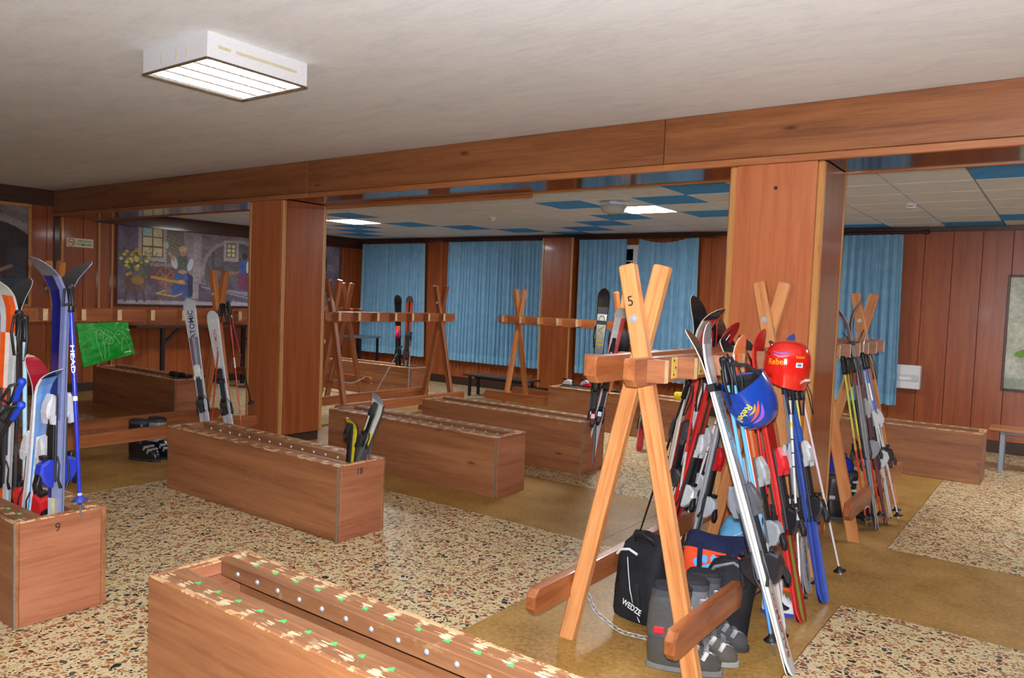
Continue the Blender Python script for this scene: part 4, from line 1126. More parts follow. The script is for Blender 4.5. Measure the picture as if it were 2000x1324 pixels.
pair('white ski low behind the nearest rack, under the curtain rack, right-hand half',
     'grey ski low behind the nearest rack, under the curtain rack, left-hand half',
     (-3.62, 7.30, 0.004), (-3.70, 7.62, 1.00), 300, top=[(0.3, (RED, RED, RED)), (1.0, (WHT, SIL, WHT))], edge=(206, 206, 210), w=0.085, bind=((110, 130, 170), (60, 62, 66), (60, 62, 66)), bscale=0.8, rise=0.05)
# ------------------------------------------------------------------ helmets
def helmet(label, loc, crown, front, shell, rx=0.102, ry=0.128, rz=0.112, text=None, flames=None, chin=True, extra=None):
    z = Vector(crown).normalized(); y = Vector(front); y = (y - z*y.dot(z)).normalized(); x = y.cross(z)
    e = empty('ski_helmet', (0, 0, 0), 0, label, 'helmet')
    e.matrix_world = Matrix(((x.x, y.x, z.x, loc[0]), (x.y, y.y, z.y, loc[1]), (x.z, y.z, z.z, loc[2]), (0, 0, 0, 1)))
    def pt(a, t, k=1.0):
        # a azimuth, t elevation; squarish shell with dropped ear flaps at the sides
        ct = abs(cos(t))**0.60 if t > 0 else 1-0.10*(t/0.9)**2
        drop = 0.0
        zz = rz*(sin(t) if t > 0 else t*0.9)
        if t < 0: zz += t*0.25*rz*abs(cos(a))
        return (rx*k*ct*cos(a), ry*k*ct*sin(a), zz*k)
    na = 36
    tt = [-0.85, -0.7, -0.5, -0.25, 0.0, 0.2, 0.4, 0.6, 0.8, 1.0, 1.2, 1.38, 1.5, 1.565]
    mb = MB(); outer = [[pt(2*pi*i/na, t) for i in range(na)] for t in tt]
    inner = [[pt(2*pi*i/na, t, 0.90) for i in range(na)] for t in tt]
    mb.loft(outer, 0, True, False, True)
    mb.loft([r for r in inner], 0, True, False, True)
    for i in range(na):
        j = (i+1) % na
        mb.add([outer[0][i], outer[0][j], inner[0][j], inner[0][i]], [(0, 3, 2, 1)], 0, True)
    mb.build('shell', plain(shell, 0.16, 0.0, 0.6, 0.05, 20), e)
    pad = plain((24, 24, 28), 0.85)
    mb = MB(); r0 = [[pt(2*pi*i/na, t, 0.885) for i in range(na)] for t in [-0.93]+tt]
    r1 = [[pt(2*pi*i/na, t, 0.72) for i in range(na)] for t in [-0.93]+tt]
    mb.loft(r0, 0, True, False, True); mb.loft(r1, 0, True, False, True)
    for i in range(na):
        j = (i+1) % na; mb.add([r0[0][i], r0[0][j], r1[0][j], r1[0][i]], [(0, 3, 2, 1)], 0)
    mb.build('padding', pad, e)
    if chin:
        MB().tube([(rx*0.86, 0, -rz*0.9), (rx*0.6, 0.02, -rz*1.5), (0, 0.035, -rz*1.75), (-rx*0.6, 0.02, -rz*1.5), (-rx*0.86, 0, -rz*0.9)], 0.009, 6, 0, True, False, 0.25).build('chin_strap', pad, e)
    def warp(a0, t0, ang, sz):
        ca, sa = cos(ang), sin(ang)
        def f(p):
            u, v = p[0]*ca-p[1]*sa, p[0]*sa+p[1]*ca
            q = pt(a0+u/((rx+ry)/2), t0+v/rz, 1.012)
            return q
        return f
    for (txt, wid, a0, t0, ang, col) in (text or []):
        letters('lettering', txt, wid, plain(col, 0.3), e, Matrix(), None, 0.01, warp(a0, t0, ang, 1))
    for (poly, a0, t0, col) in (flames or []):
        f = warp(a0, t0, 0, 1); mb = MB(); n = len(poly)
        fine = []
        for i in range(n):
            p, q = poly[i], poly[(i+1) % n]
            for k in range(4): fine.append((p[0]+(q[0]-p[0])*k/4, p[1]+(q[1]-p[1])*k/4))
        cx = sum(p[0] for p in fine)/len(fine); cy = sum(p[1] for p in fine)/len(fine)
        vs = [f((cx, cy))]+[f(p) for p in fine]
        mb.add(vs, [(0, 1+i, 1+(i+1) % len(fine)) for i in range(len(fine))]).build('decal', plain(col, 0.3), e)
    if extra: extra(e, pt)
    return e

Rv = Vector((0.93, 0.36, 0)); Vv = Vector((-0.36, 0.93, 0)); Zv = Vector((0, 0, 1))
def arc(x0, y0, x1, y1, bow, wd, n=8):
    P = []; dx, dy = x1-x0, y1-y0; L = hypot(dx, dy); nx, ny = -dy/L, dx/L
    for k in range(n+1):
        t = k/n; o = bow*sin(pi*t); w2 = wd*sin(pi*min(1, t*1.0+0.04))*0.5
        P.append((x0+dx*t+nx*(o+w2), y0+dy*t+ny*(o+w2)))
    for k in range(n, -1, -1):
        t = k/n; o = bow*sin(pi*t); w2 = wd*sin(pi*min(1, t+0.04))*0.5
        P.append((x0+dx*t+nx*(o-w2), y0+dy*t+ny*(o-w2)))
    return P
helmet('blue ski helmet hanging upside down from the nearest rack, lettered in yellow', (-1.155, 3.44, 1.135),
       Rv*0.42 - Zv*0.85 + Vv*0.22, -Rv*0.4 - Zv*0.2 - Vv*0.9, (20, 62, 156), 0.108, 0.128, 0.118,
       text=[('Rebell', 0.105, 1.52, 0.04, 0.63, (232, 214, 40))],
       flames=[(arc(-0.02, -0.035, 0.055, 0.045, 0.012, 0.014), 0.96, 0.05, (226, 84, 40)), (arc(-0.03, -0.02, 0.05, 0.06, 0.03, 0.006), 0.96, 0.05, (150, 80, 190)),
               (arc(0.0, -0.03, 0.045, 0.01, 0.01, 0.010), 0.96, 0.05, (240, 150, 40))])
def red_extra(e, pt):
    dk = plain((90, 14, 16), 0.4)
    for k in range(3):
        mb = MB(); a = 1.35+0.10*k
        mb.add([pt(a-0.02, -0.42, 1.008), pt(a+0.09, -0.62, 1.008), pt(a+0.12, -0.60, 1.008), pt(a+0.02, -0.40, 1.008)], [(0, 1, 2, 3)]).build('vent_slot', dk, e)
    for k, (a, t, r) in enumerate(((1.15, -0.66, 0.05), (1.25, 0.42, 0.06))):
        mb = MB(); n = 10
        mb.add([pt(a+r*cos(2*pi*i/n), t+r*sin(2*pi*i/n), 1.01) for i in range(n)], [tuple(range(n))]).build('rivet', plain((40, 20, 18), 0.4), e)
    MB().tube([pt(3.0, -0.50, 1.0), (-0.125, 0.045, -0.075), (-0.15, 0.05, -0.055), (-0.175, 0.05, -0.05)], [0.008, 0.010, 0.013, 0.010], 6, 0, True, False, 0.4).build('goggle_clip', plain((206, 200, 190), 0.5), e)
    mb = MB(); mb.add([pt(2.60, 0.0, 1.012), pt(2.92, 0.0, 1.012), pt(2.92, 0.2, 1.012), pt(2.60, 0.2, 1.012)], [(0, 1, 2, 3)]).build('sticker', plain((222, 228, 232), 0.3), e)
    mb = MB(); mb.add([pt(2.66, 0.05, 1.016), pt(2.85, 0.05, 1.016), pt(2.85, 0.15, 1.016), pt(2.66, 0.15, 1.016)], [(0, 1, 2, 3)]).build('sticker_print', plain((90, 140, 170), 0.3), e)
helmet('red ski helmet sitting upright on the end of the nearest rack, lettered in yellow', (-1.175, 4.02, 1.275),
       Zv*1.0 + Rv*0.06 - Vv*0.06, -Vv*0.75 - Rv*0.65, (214, 34, 26), 0.112, 0.122, 0.122,
       text=[('Rebell', 0.100, 1.78, 0.16, 0.12, (240, 176, 36)), ('Rebell', 0.05, 2.80, 0.44, 0.0, (236, 160, 40))],
       flames=[(arc(-0.05, 0.0, 0.06, 0.012, -0.012, 0.008), 1.85, 0.58, (150, 110, 200)), (arc(-0.04, 0.0, 0.05, 0.0, -0.010, 0.004), 1.85, 0.46, (214, 140, 190))], chin=False, extra=red_extra)

# ------------------------------------------------------------------ bags
def sq(a, b, n, e=0.5, ph=0):
    """superellipse outline"""
    P = []
    for i in range(n):
        t = 2*pi*i/n+ph; c, s_ = cos(t), sin(t)
        P.append((a*math.copysign(abs(c)**e, c), b*math.copysign(abs(s_)**e, s_)))
    return P
BAGBLK = fabric('black_bag_cloth', (20, 20, 22), (38, 38, 42), 180, 0.75, 0.6)
def soft(name, mat, parent, prof, n=28, wob=0.012, seed=1, e=0.45, M_=None):
    """lofted bag body; prof rows: z, half x, half y, shift x, shift y"""
    r = random.Random(seed); ph = [r.uniform(0, 6) for _ in range(6)]
    rings = []
    for z, a, b, sx, sy in prof:
        ring = []
        for i, (x, y) in enumerate(sq(a, b, n, e)):
            t = 2*pi*i/n
            k = 1+wob/0.12*(sin(3*t+ph[0]+z*23)*0.5+sin(5*t+ph[1]-z*31)*0.35+sin(9*t+ph[2]+z*40)*0.2)
            ring.append((x*k+sx, y*k+sy, z+0.010*sin(2*t+ph[3])*(1 if z > 0.03 else 0)))
        rings.append(ring)
    return MB().loft(rings, 0, True, True, True).build(name, mat, parent, M_)

# black backpack between the rack legs
e = empty('backpack', (-1.625, 3.44, 0), radians(-8), 'black boot backpack with white piping standing inside the nearest rack', 'backpack')
soft('body', BAGBLK, e, [(0.0, 0.13, 0.10, 0, 0), (0.015, 0.14, 0.115, 0, 0), (0.12, 0.142, 0.12, 0.0, 0), (0.22, 0.135, 0.11, -0.01, 0.005), (0.30, 0.125, 0.095, -0.012, 0.01), (0.36, 0.115, 0.075, -0.012, 0.02), (0.395, 0.09, 0.045, -0.01, 0.03), (0.405, 0.04, 0.02, -0.01, 0.03)], seed=3)
wh = plain((226, 226, 226), 0.6)
MB().tube([(-0.128, -0.088, 0.305), (-0.10, -0.098, 0.335), (-0.05, -0.098, 0.348), (0.0, -0.102, 0.335)], 0.007, 6).build('white_piping', wh, e)
MB().tube([(-0.045, -0.117, 0.315), (-0.03, -0.124, 0.24), (-0.012, -0.13, 0.16), (0.02, -0.130, 0.07), (0.05, -0.127, 0.02)], 0.0022, 5).build('white_piping', wh, e)
letters('lettering', 'WEDZE', 0.115, wh, e, basis((0.005, -0.137, 0.085), (1, 0, -0.28), (0, 0, 1)), 0.030, 0.015)
MB().tube([(-0.06, -0.03, 0.375), (-0.05, -0.06, 0.41), (0.0, -0.07, 0.425), (0.05, -0.06, 0.405), (0.06, -0.03, 0.37)], 0.014, 8, 0, True, False, 0.35).build('handle', dull((26, 26, 28)), e)
MB().tube([(-0.135, 0.0, 0.28), (-0.16, -0.03, 0.20), (-0.165, -0.04, 0.12), (-0.155, -0.05, 0.05)], 0.010, 6, 0, True, False, 0.35).build('side_strap', dull((26, 26, 28)), e)
soft('front_pocket', BAGBLK, e, [(0.02, 0.075, 0.012, -0.03, -0.118), (0.06, 0.08, 0.016, -0.03, -0.118), (0.15, 0.075, 0.014, -0.035, -0.115), (0.19, 0.06, 0.006, -0.035, -0.108)], wob=0.004, seed=8)

# orange and navy tote
orange = fabric('orange_tote_cloth', (226, 70, 34), (240, 92, 48), 180, 0.7, 0.4)
navy = fabric('navy_tote_cloth', (22, 28, 58), (34, 40, 74), 180, 0.8, 0.5)
e = empty('tote_bag', (-1.41, 3.80, 0), radians(10), 'orange tote bag with navy top and a blue paw print inside the nearest rack', 'bag')
soft('body', orange, e, [(0.0, 0.13, 0.07, 0, 0), (0.015, 0.14, 0.08, 0, 0), (0.12, 0.155, 0.085, 0, 0), (0.22, 0.165, 0.08, 0, 0), (0.30, 0.165, 0.06, 0, 0)], e=0.4, seed=5, wob=0.006)
soft('navy_top', navy, e, [(0.295, 0.168, 0.062, 0, 0), (0.33, 0.165, 0.05, 0, 0), (0.365, 0.15, 0.03, 0, 0), (0.38, 0.11, 0.012, 0, 0)], e=0.45, seed=6)
blu = plain((92, 176, 236), 0.6)
mb = MB(); n = 26
def onface(x, z): return (x, -0.094-0.004*sin(z*9), z)
vs = [onface(0.0+r*cos(2*pi*k/n)*1.05, 0.155+r*sin(2*pi*k/n)*1.15) for r in (0.045, 0.085) for k in range(n)]
mb.add(vs, [(k, n+k, n+(k+1) % n, (k+1) % n) for k in range(n)]); mb.build('paw_pad', blu, e)
for k, (x, z) in enumerate(((-0.085, 0.248), (-0.045, 0.270), (0.0, 0.278), (0.045, 0.272), (0.085, 0.252))):
    MB().add([onface(x+0.016*cos(2*pi*i/12), z+0.022*sin(2*pi*i/12)) for i in range(12)], [tuple(range(12))]).build('paw_toe', blu, e)
for x in (-0.07, 0.075):
    MB().box(x-0.013, x+0.013, -0.099, -0.092, 0.05, 0.36, 0, 0.002).build('strap', navy, e)
MB().tube([(-0.07, -0.096, 0.30), (-0.06, -0.13, 0.20), (-0.02, -0.15, 0.12), (0.04, -0.15, 0.13), (0.075, -0.125, 0.22), (0.075, -0.096, 0.30)], 0.010, 6, 0, True, False, 0.35).build('handle', navy, e)

e = empty('duffel_bag', (-1.40, 4.20, 0), radians(20), 'light blue bag behind the orange tote inside the nearest rack', 'bag')
soft('body', fabric('light_blue_bag_cloth', (72, 132, 176), (104, 164, 204), 160, 0.6, 0.4), e, [(0, 0.12, 0.09, 0, 0), (0.02, 0.14, 0.11, 0, 0), (0.2, 0.15, 0.12, 0, 0), (0.30, 0.14, 0.10, 0, 0), (0.37, 0.10, 0.06, 0, 0), (0.385, 0.04, 0.02, 0, 0)], e=0.7, seed=11)
MB().tube([(-0.13, -0.09, 0.24), (-0.07, -0.10, 0.30), (0.02, -0.09, 0.345), (0.10, -0.06, 0.345)], 0.006, 6).build('piping', plain((150, 190, 214), 0.5), e)

e = empty('boot_bag', (-1.225, 3.45, 0), radians(15), 'black boot bag with a small white star, behind the foot rail of the nearest rack', 'bag')
soft('body', BAGBLK, e, [(0, 0.09, 0.08, 0, 0), (0.02, 0.10, 0.09, 0, 0), (0.18, 0.12, 0.09, 0, 0), (0.28, 0.12, 0.08, 0.01, 0), (0.36, 0.09, 0.05, 0.02, 0.0), (0.385, 0.04, 0.02, 0.02, 0)], e=0.6, seed=21, wob=0.008)
star = [( (0.016 if k % 2 == 0 else 0.005)*cos(2*pi*k/8), (0.016 if k % 2 == 0 else 0.005)*sin(2*pi*k/8)) for k in range(8)]
MB().prism(star, 1, -0.002, 0.001).build('star_print', plain((170, 176, 196), 0.5), e, Matrix.Translation((-0.05, -0.097, 0.27)))
MB().tube([(-0.07, -0.06, 0.33), (-0.05, -0.10, 0.37), (0.03, -0.10, 0.40), (0.09, -0.05, 0.35)], 0.009, 6, 0, True, False, 0.4).build('handle', dull((120, 124, 132)), e)

# green shopping bag on the left rack
grn = NT('green_plastic_bag')
gv = grn.coords(); gn = grn.noise(gv, 14, 5, 0.7, 0.5)
grn.bump(gn, 0.8, 0.02)
GREEN = grn.fin(grn.ramp(gn, [(0.3, lin((8, 140, 34))), (0.7, lin((22, 176, 54)))]), 0.22, 0, 0.3)
e = empty('shopping_bag', (-6.655, 3.20, 0.845), 0, 'glossy green shopping bag hanging from the left rack', 'bag')
mb = MB()
def gp(u, v, d):
    y0 = -0.24+0.06*(1-v); y1 = 0.185+0.07*(1-v)
    z0 = 0.0+0.10*u; z1 = 0.368+0.01*u
    y = y0+(y1-y0)*u; z = z0+(z1-z0)*v
    bulge = sin(pi*min(1, max(0, u)))*sin(pi*min(1, 0.15+0.85*(1-v)))*0.045+0.008
    wr = 0.004*sin(17*u+9*v)+0.003*sin(29*v-13*u)
    return (d*(bulge+wr), y, z)
nu, nv = 22, 18
for d in (1, -1):
    vs = [gp(i/nu, j/nv, d) for j in range(nv+1) for i in range(nu+1)]
    fs = []
    for j in range(nv):
        for i in range(nu):
            a = j*(nu+1)+i; q = (a, a+1, a+nu+2, a+nu+1); fs.append(q if d > 0 else q[::-1])
    mb.add(vs, fs, 0, True)
for i in range(nu):
    mb.add([gp(i/nu, 0, 1), gp((i+1)/nu, 0, 1), gp((i+1)/nu, 0, -1), gp(i/nu, 0, -1)], [(0, 3, 2, 1)])
for j in range(nv):
    mb.add([gp(0, j/nv, 1), gp(0, (j+1)/nv, 1), gp(0, (j+1)/nv, -1), gp(0, j/nv, -1)], [(0, 1, 2, 3)])
    mb.add([gp(1, j/nv, 1), gp(1, (j+1)/nv, 1), gp(1, (j+1)/nv, -1), gp(1, j/nv, -1)], [(0, 3, 2, 1)])
mb.build('bag_body', GREEN, e)
pale = plain((168, 214, 160), 0.4)
def onbag(u, v): 
    p = gp(u, v, 1); return (p[0]+0.0025, p[1], p[2])
for k, pts in enumerate((((0.36, 0.05), (0.30, 0.35), (0.28, 0.7), (0.36, 0.88), (0.46, 0.7), (0.56, 0.62)), ((0.40, 0.08), (0.42, 0.4), (0.40, 0.7), (0.50, 0.85), (0.62, 0.7), (0.70, 0.45)),
                         ((0.50, 0.10), (0.48, 0.4), (0.54, 0.62), (0.66, 0.60), (0.72, 0.4)), ((0.62, 0.6), (0.72, 0.8), (0.84, 0.72), (0.92, 0.5)), ((0.74, 0.12), (0.76, 0.4), (0.82, 0.6), (0.90, 0.35), (0.93, 0.15)),
                         ((0.44, 0.55), (0.52, 0.66), (0.60, 0.52), (0.52, 0.42), (0.44, 0.52)))):
    fine = []
    for a, b in zip(pts[:-1], pts[1:]):
        for q in range(4): fine.append((a[0]+(b[0]-a[0])*q/4, a[1]+(b[1]-a[1])*q/4))
    fine.append(pts[-1])
    for _ in range(2):
        fine = [fine[0]]+[((fine[i-1][0]+2*fine[i][0]+fine[i+1][0])/4, (fine[i-1][1]+2*fine[i][1]+fine[i+1][1])/4) for i in range(1, len(fine)-1)]+[fine[-1]]
    MB().tube([onbag(u, v) for u, v in fine], 0.0018, 4).build('printed_line', pale, e)
letters('lettering', 'coop', 0.062, plain((236, 240, 236), 0.4), e, basis((onbag(0.85, 0.12)[0]+0.012,)+onbag(0.85, 0.12)[1:], (0, 1, 0.20), (0, 0, 1)), 0.018, 0.02)

# ------------------------------------------------------------------ boots
def boot(label, heel, ang, shell, cuff, sole, accent=None, s=1.0, cat='boot', lean=0.0, group=None, buckle=(196, 198, 200)):
    e = empty('ski_boot', (heel[0], heel[1], 0), ang, label, cat, group)
    sm = plain(shell, 0.25, 0.25 if sum(shell) > 250 else 0.0, 0.3, 0.08, 30); cm = plain(cuff, 0.35, 0.0, 0.2); bk = plain(buckle, 0.25, 0.6)
    def ring(z, x0, x1, hw, n=20, e_=0.65):
        return [((x0+x1)/2+p[0]*(x1-x0)/2*s - 0, p[1]*hw*s, z*s) for p in sq(1, 1, n, e_)] if False else [(((x0+x1)/2+p[0]*(x1-x0)/2)*s, p[1]*hw*s, z*s) for p in sq(1, 1, n, e_)]
    MB().loft([ring(0.0, -0.01, 0.305, 0.040), ring(0.004, -0.015, 0.31, 0.044), ring(0.022, -0.015, 0.31, 0.044), ring(0.026, -0.01, 0.305, 0.04)], 0, False).build('sole', plain(sole, 0.6), e)
    # lower shell: foot block sloping up to the ankle
    MB().loft([ring(0.0262, -0.008, 0.300, 0.046), ring(0.055, -0.012, 0.302, 0.052), ring(0.085, -0.014, 0.280, 0.052), ring(0.11, -0.014, 0.235, 0.051), ring(0.135, -0.012, 0.185, 0.050), ring(0.165, -0.008, 0.150, 0.048), ring(0.19, -0.004, 0.138, 0.047)], 0, True).build('shell', sm, e)
    MB().loft([ring(0.150, -0.018, 0.152, 0.055), ring(0.20, -0.016, 0.150, 0.057), ring(0.26, -0.012, 0.158, 0.059), ring(0.315, -0.004, 0.165, 0.060), ring(0.33, 0.002, 0.160, 0.057)], 0, True, False, False).build('cuff', cm, e)
    MB().loft([ring(0.20, 0.0, 0.140, 0.048), ring(0.31, 0.004, 0.152, 0.050), ring(0.355, 0.006, 0.158, 0.050), ring(0.365, 0.010, 0.152, 0.045)], 0, True).build('liner', plain((34, 34, 38), 0.85), e)
    bm2 = MB().box(-0.013*s, 0.013*s, -0.068*s, 0.066*s, -0.005*s, 0.004*s, 0, 0.002).box(-0.010*s, 0.010*s, -0.074*s, -0.066*s, -0.032*s, 0.012*s, 0, 0.002).mesh('buckle', [bk])
    for x, z, tilt in ((0.235, 0.106, 0.45), (0.195, 0.130, 0.5)):
        mb_ = Matrix.Translation((x*s, 0, z*s)) @ Matrix.Rotation(tilt, 4, 'Y') @ Matrix.Diagonal((1, 0.82, 1, 1))
        inst('buckle', bm2, e, mb_)
    for z in (0.215, 0.285):
        inst('buckle', bm2, e, Matrix.Translation((0.150*s+(z-0.2)*0.12*s, 0, z*s)) @ Matrix.Rotation(pi/2-0.1, 4, 'Y') @ Matrix.Diagonal((1, 0.75, 1, 1)))
    MB().loft([ring(0.325, -0.006, 0.166, 0.0615), ring(0.352, 0.0, 0.168, 0.060)], 0, True, False, False).build('power_strap', plain((60, 62, 66), 0.8), e)
    if accent:
        for q in (-1, 1):
            MB().box(0.015*s, 0.06*s, (-0.0605 if q < 0 else 0.052)*s, (-0.052 if q < 0 else 0.0605)*s, 0.165*s, 0.195*s, 0, 0.004).build('accent_panel', plain(accent, 0.3), e)
    return e
GB = (96, 94, 88)
boot('large grey ski boot nearest the viewer, its cuff left of the front rack leg', (-1.385, 2.985), radians(22), (72, 72, 70), (78, 78, 78), (110, 110, 108), (206, 40, 56), 1.0)
boot('large grey ski boot, its toe pointing out under the nearest foot rail', (-1.36, 3.115), radians(22), GB, (110, 112, 114), (140, 140, 136), (206, 40, 56), 1.0)
boot('grey ski boot with a black toe, third from the front under the nearest rack', (-1.36, 3.29), radians(24), (74, 76, 80), (84, 86, 90), (50, 50, 52), None, 0.95)
boot('black ski boot with white trim under the left rack, left one', (-6.70, 3.46), radians(20), (26, 26, 30), (30, 30, 36), (40, 44, 52), (206, 206, 206), 1.0)
boot('black ski boot with grey cuff under the left rack, right one', (-6.70, 3.63), radians(14), (24, 24, 28), (150, 150, 154), (40, 42, 46), None, 1.0)
boot('black ski boot under the rack behind the column, left one', (-1.42, 6.02), radians(25), (26, 26, 30), (40, 42, 48), (60, 62, 66), (190, 192, 196), 0.95)
boot('black ski boot under the rack behind the column, right one, toe round and shiny', (-1.40, 6.22), radians(10), (30, 32, 36), (34, 36, 42), (120, 124, 130), None, 0.95)

def shoe(label, loc, ang, upper, sole, accent, s=1.0):
    e = empty('snow_shoe', (loc[0], loc[1], 0), ang, label, 'shoe')
    def ring(z, x0, x1, hw): return [(((x0+x1)/2+p[0]*(x1-x0)/2)*s, p[1]*hw*s, z*s) for p in sq(1, 1, 18, 0.75)]
    MB().loft([ring(0, 0, 0.25, 0.040), ring(0.006, -0.004, 0.254, 0.043), ring(0.025, -0.004, 0.254, 0.043)], 0, True).build('sole', plain(sole, 0.6), e)
    MB().loft([ring(0.0255, 0, 0.248, 0.041), ring(0.06, 0, 0.24, 0.042), ring(0.09, 0.0, 0.18, 0.040), ring(0.13, 0.0, 0.125, 0.040), ring(0.20, -0.004, 0.125, 0.043), ring(0.22, 0.0, 0.12, 0.040)], 0, True).build('upper', plain(upper, 0.55), e)
    for k in range(3):
        x = 0.19-0.028*k; z = 0.083+0.017*k
        MB().tube([(x*s, -0.03*s, z*s), (x*s, 0, (z+0.014)*s), (x*s, 0.03*s, z*s)], 0.004*s, 5).build('lace', plain((220, 220, 216), 0.7), e)
    MB().box(0.02*s, 0.10*s, -0.0455*s, -0.041*s, 0.06*s, 0.09*s, 0, 0.002).build('accent_panel', plain(accent, 0.5), e)
shoe('small white and blue snow boot between the skis of the nearest rack', (-1.20, 3.90), radians(20), (214, 214, 220), (60, 70, 170), (60, 80, 180), 0.8)
shoe('small black snow boot with orange sole behind the blue ski tail', (-1.30, 4.28), radians(15), (30, 32, 36), (232, 92, 40), (60, 62, 66), 0.85)

e = empty('sport_bag', (-1.40, 6.26, 0.0), radians(15), 'blue bag behind the leg of the rack by the right column', 'bag')
soft('body', fabric('royal_blue_bag_cloth', (26, 40, 140), (36, 54, 168), 160, 0.7, 0.4), e, [(0, 0.10, 0.08, 0, 0), (0.02, 0.12, 0.10, 0, 0), (0.28, 0.12, 0.10, 0, 0), (0.40, 0.11, 0.06, 0, 0), (0.43, 0.08, 0.02, 0, 0)], e=0.5, seed=31)
MB().tube([(-0.06, -0.03, 0.41), (-0.05, -0.05, 0.47), (0.05, -0.05, 0.47), (0.06, -0.03, 0.41)], 0.008, 6, 0, True, False, 0.4).build('handle', dull((30, 34, 60)), e)

# things on the rear boxes
e = empty('backpack', (-4.46, 8.30, 0.93), 0, 'dark backpack hanging from the far end of the rack along the curtains', 'backpack')
soft('body', BAGBLK, e, [(0, 0.10, 0.06, 0, 0), (0.02, 0.12, 0.08, 0, 0), (0.18, 0.13, 0.085, 0, 0), (0.27, 0.115, 0.07, 0, 0), (0.31, 0.06, 0.03, 0, 0)], e=0.5, seed=41, wob=0.006)
MB().tube([(-0.04, 0, 0.295), (-0.03, 0, 0.36), (0.03, 0, 0.36), (0.04, 0, 0.295)], 0.008, 6, 0, True, False, 0.4).build('handle', dull((26, 26, 28)), e)
e = empty('winter_cap', (-4.40, 8.42, 1.315), 0, 'black winter cap resting on the far end of the curtain rack rail', 'cap')
MB().ellipsoid((0, 0, 0.10), (0.085, 0.085, 0.115), 18, 10, 0, None, -0.4, pi/2).build('crown', dull((22, 22, 26)), e)
MB().loft([[(x, y, z) for x, y in sq(0.088, 0.088, 18, 1)] for z in (0.02, 0.075)], 0, True, True, True).build('turned_brim', dull((34, 34, 38)), e)
for k, (x, y, lab, a) in enumerate(((-5.20, 8.18, 'short ski with red binding lying on the box behind the curtain rack, left one', 0.3), (-5.02, 8.30, 'short ski with red binding lying on the box behind the curtain rack, right one', 0.15))):
    c, s_ = cos(a), sin(a)
    o = ski(lab, (x, y, 0.482), (x+0.62*c, y+0.12*s_, 0.484), 90, w=0.09, top=[(1.0, ((190, 190, 194), (60, 60, 64), (190, 40, 50)))], edge=(90, 92, 96), bind=((196, 36, 50), (190, 190, 194), (40, 40, 44)), rise=0.04, bscale=0.8)
    d = Vector((c, 0.2*s_, 0)).normalized()
    N = Vector((0, 0, 1)); X = N.cross(d)
    o.matrix_world = Matrix(((X.x, N.x, d.x, x), (X.y, N.y, d.y, y), (X.z, N.z, d.z, 0.482), (0, 0, 0, 1)))
e = empty('ski_goggles', (-3.56, 8.20, BH+0.002), 0.3, 'small yellow toy-bright ski goggles lying on the box behind the curtain rack', 'goggles')
MB().loft([[(x, y, z) for x, y in sq(0.09*k, 0.045*k, 20, 0.7)] for z, k in ((0, 0.9), (0.01, 1), (0.07, 1), (0.085, 0.85))], 0, True).build('frame', plain((226, 206, 50), 0.4), e)
MB().tube([(-0.085, 0.0, 0.04), (-0.06, 0.09, 0.03), (0.06, 0.09, 0.03), (0.085, 0, 0.04)], 0.014, 6, 0, True, False, 0.3).build('strap', dull(BLK), e)
e = empty('ski_glove', (-8.43, 4.93, BH+0.002), 0.2, 'black glove lying on the box near the left wall', 'glove')
mb = MB().ellipsoid((0, 0, 0.032), (0.10, 0.055, 0.032), 16, 8)
mb.build('palm', dull((22, 22, 26)), e)
for k in range(4):
    MB().tube([(0.07, -0.036+0.024*k, 0.03), (0.13, -0.042+0.028*k, 0.032), (0.17-0.012*abs(k-1.5), -0.046+0.030*k, 0.02)], [0.015, 0.014, 0.011], 7).build('finger', dull((22, 22, 26)), e)
MB().tube([(-0.02, -0.05, 0.03), (0.03, -0.085, 0.03), (0.065, -0.10, 0.022)], [0.017, 0.015, 0.012], 7).build('thumb', dull((22, 22, 26)), e)
MB().tube([(-0.16, 0, 0.034), (-0.08, 0, 0.034)], [0.032, 0.034], 12).build('cuff', dull((34, 34, 38)), e)

# ------------------------------------------------------------------ chains
def chain(label, pts, link=0.030, r=0.0026):
    e = empty('chain', pts[0], 0, label, 'chain', None)
    L = []; P = [Vector(p) for p in pts]
    fine = []
    for a, b in zip(P[:-1], P[1:]):
        for k in range(30): fine.append(a.lerp(b, k/30))
    fine.append(P[-1])
    for _ in range(60):
        fine = [fine[0]]+[(fine[i-1]+fine[i]*2+fine[i+1])/4 for i in range(1, len(fine)-1)]+[fine[-1]]
    loop = []
    for k in range(16):
        t = 2*pi*k/16; loop.append((cos(t)*link*0.30+math.copysign(link*0.28, cos(t)), sin(t)*link*0.33, 0))
    me = MB().tube(loop, r, 5, 0, False, True).mesh('link', [M['steel']])
    acc = 0; step = link*0.82; k = 0; last = fine[0]; cur = 0.0
    for i in range(1, len(fine)):
        seg = (fine[i]-fine[i-1]).length
        cur += seg
        if cur >= step:
            cur = 0.0
            d = fine[i]-fine[i-1]
            m = frame(fine[i]-P[0], fine[i]-P[0]+d, (0, 0, 1)) @ Matrix.Rotation((k % 2)*pi/2+0.5, 4, 'X')
            inst('link', me, e, m); k += 1
    return e
chain('steel chain hanging from the left leg of the nearest rack to the floor', [(-1.745, 3.03, 0.235), (-1.70, 3.06, 0.12), (-1.60, 3.12, 0.035), (-1.50, 3.20, 0.006), (-1.42, 3.26, 0.006)])
chain('steel chain slung between the legs of the farthest corner rack', [(-8.55, 7.36, 0.30), (-8.40, 7.55, 0.24), (-8.50, 7.90, 0.30)])

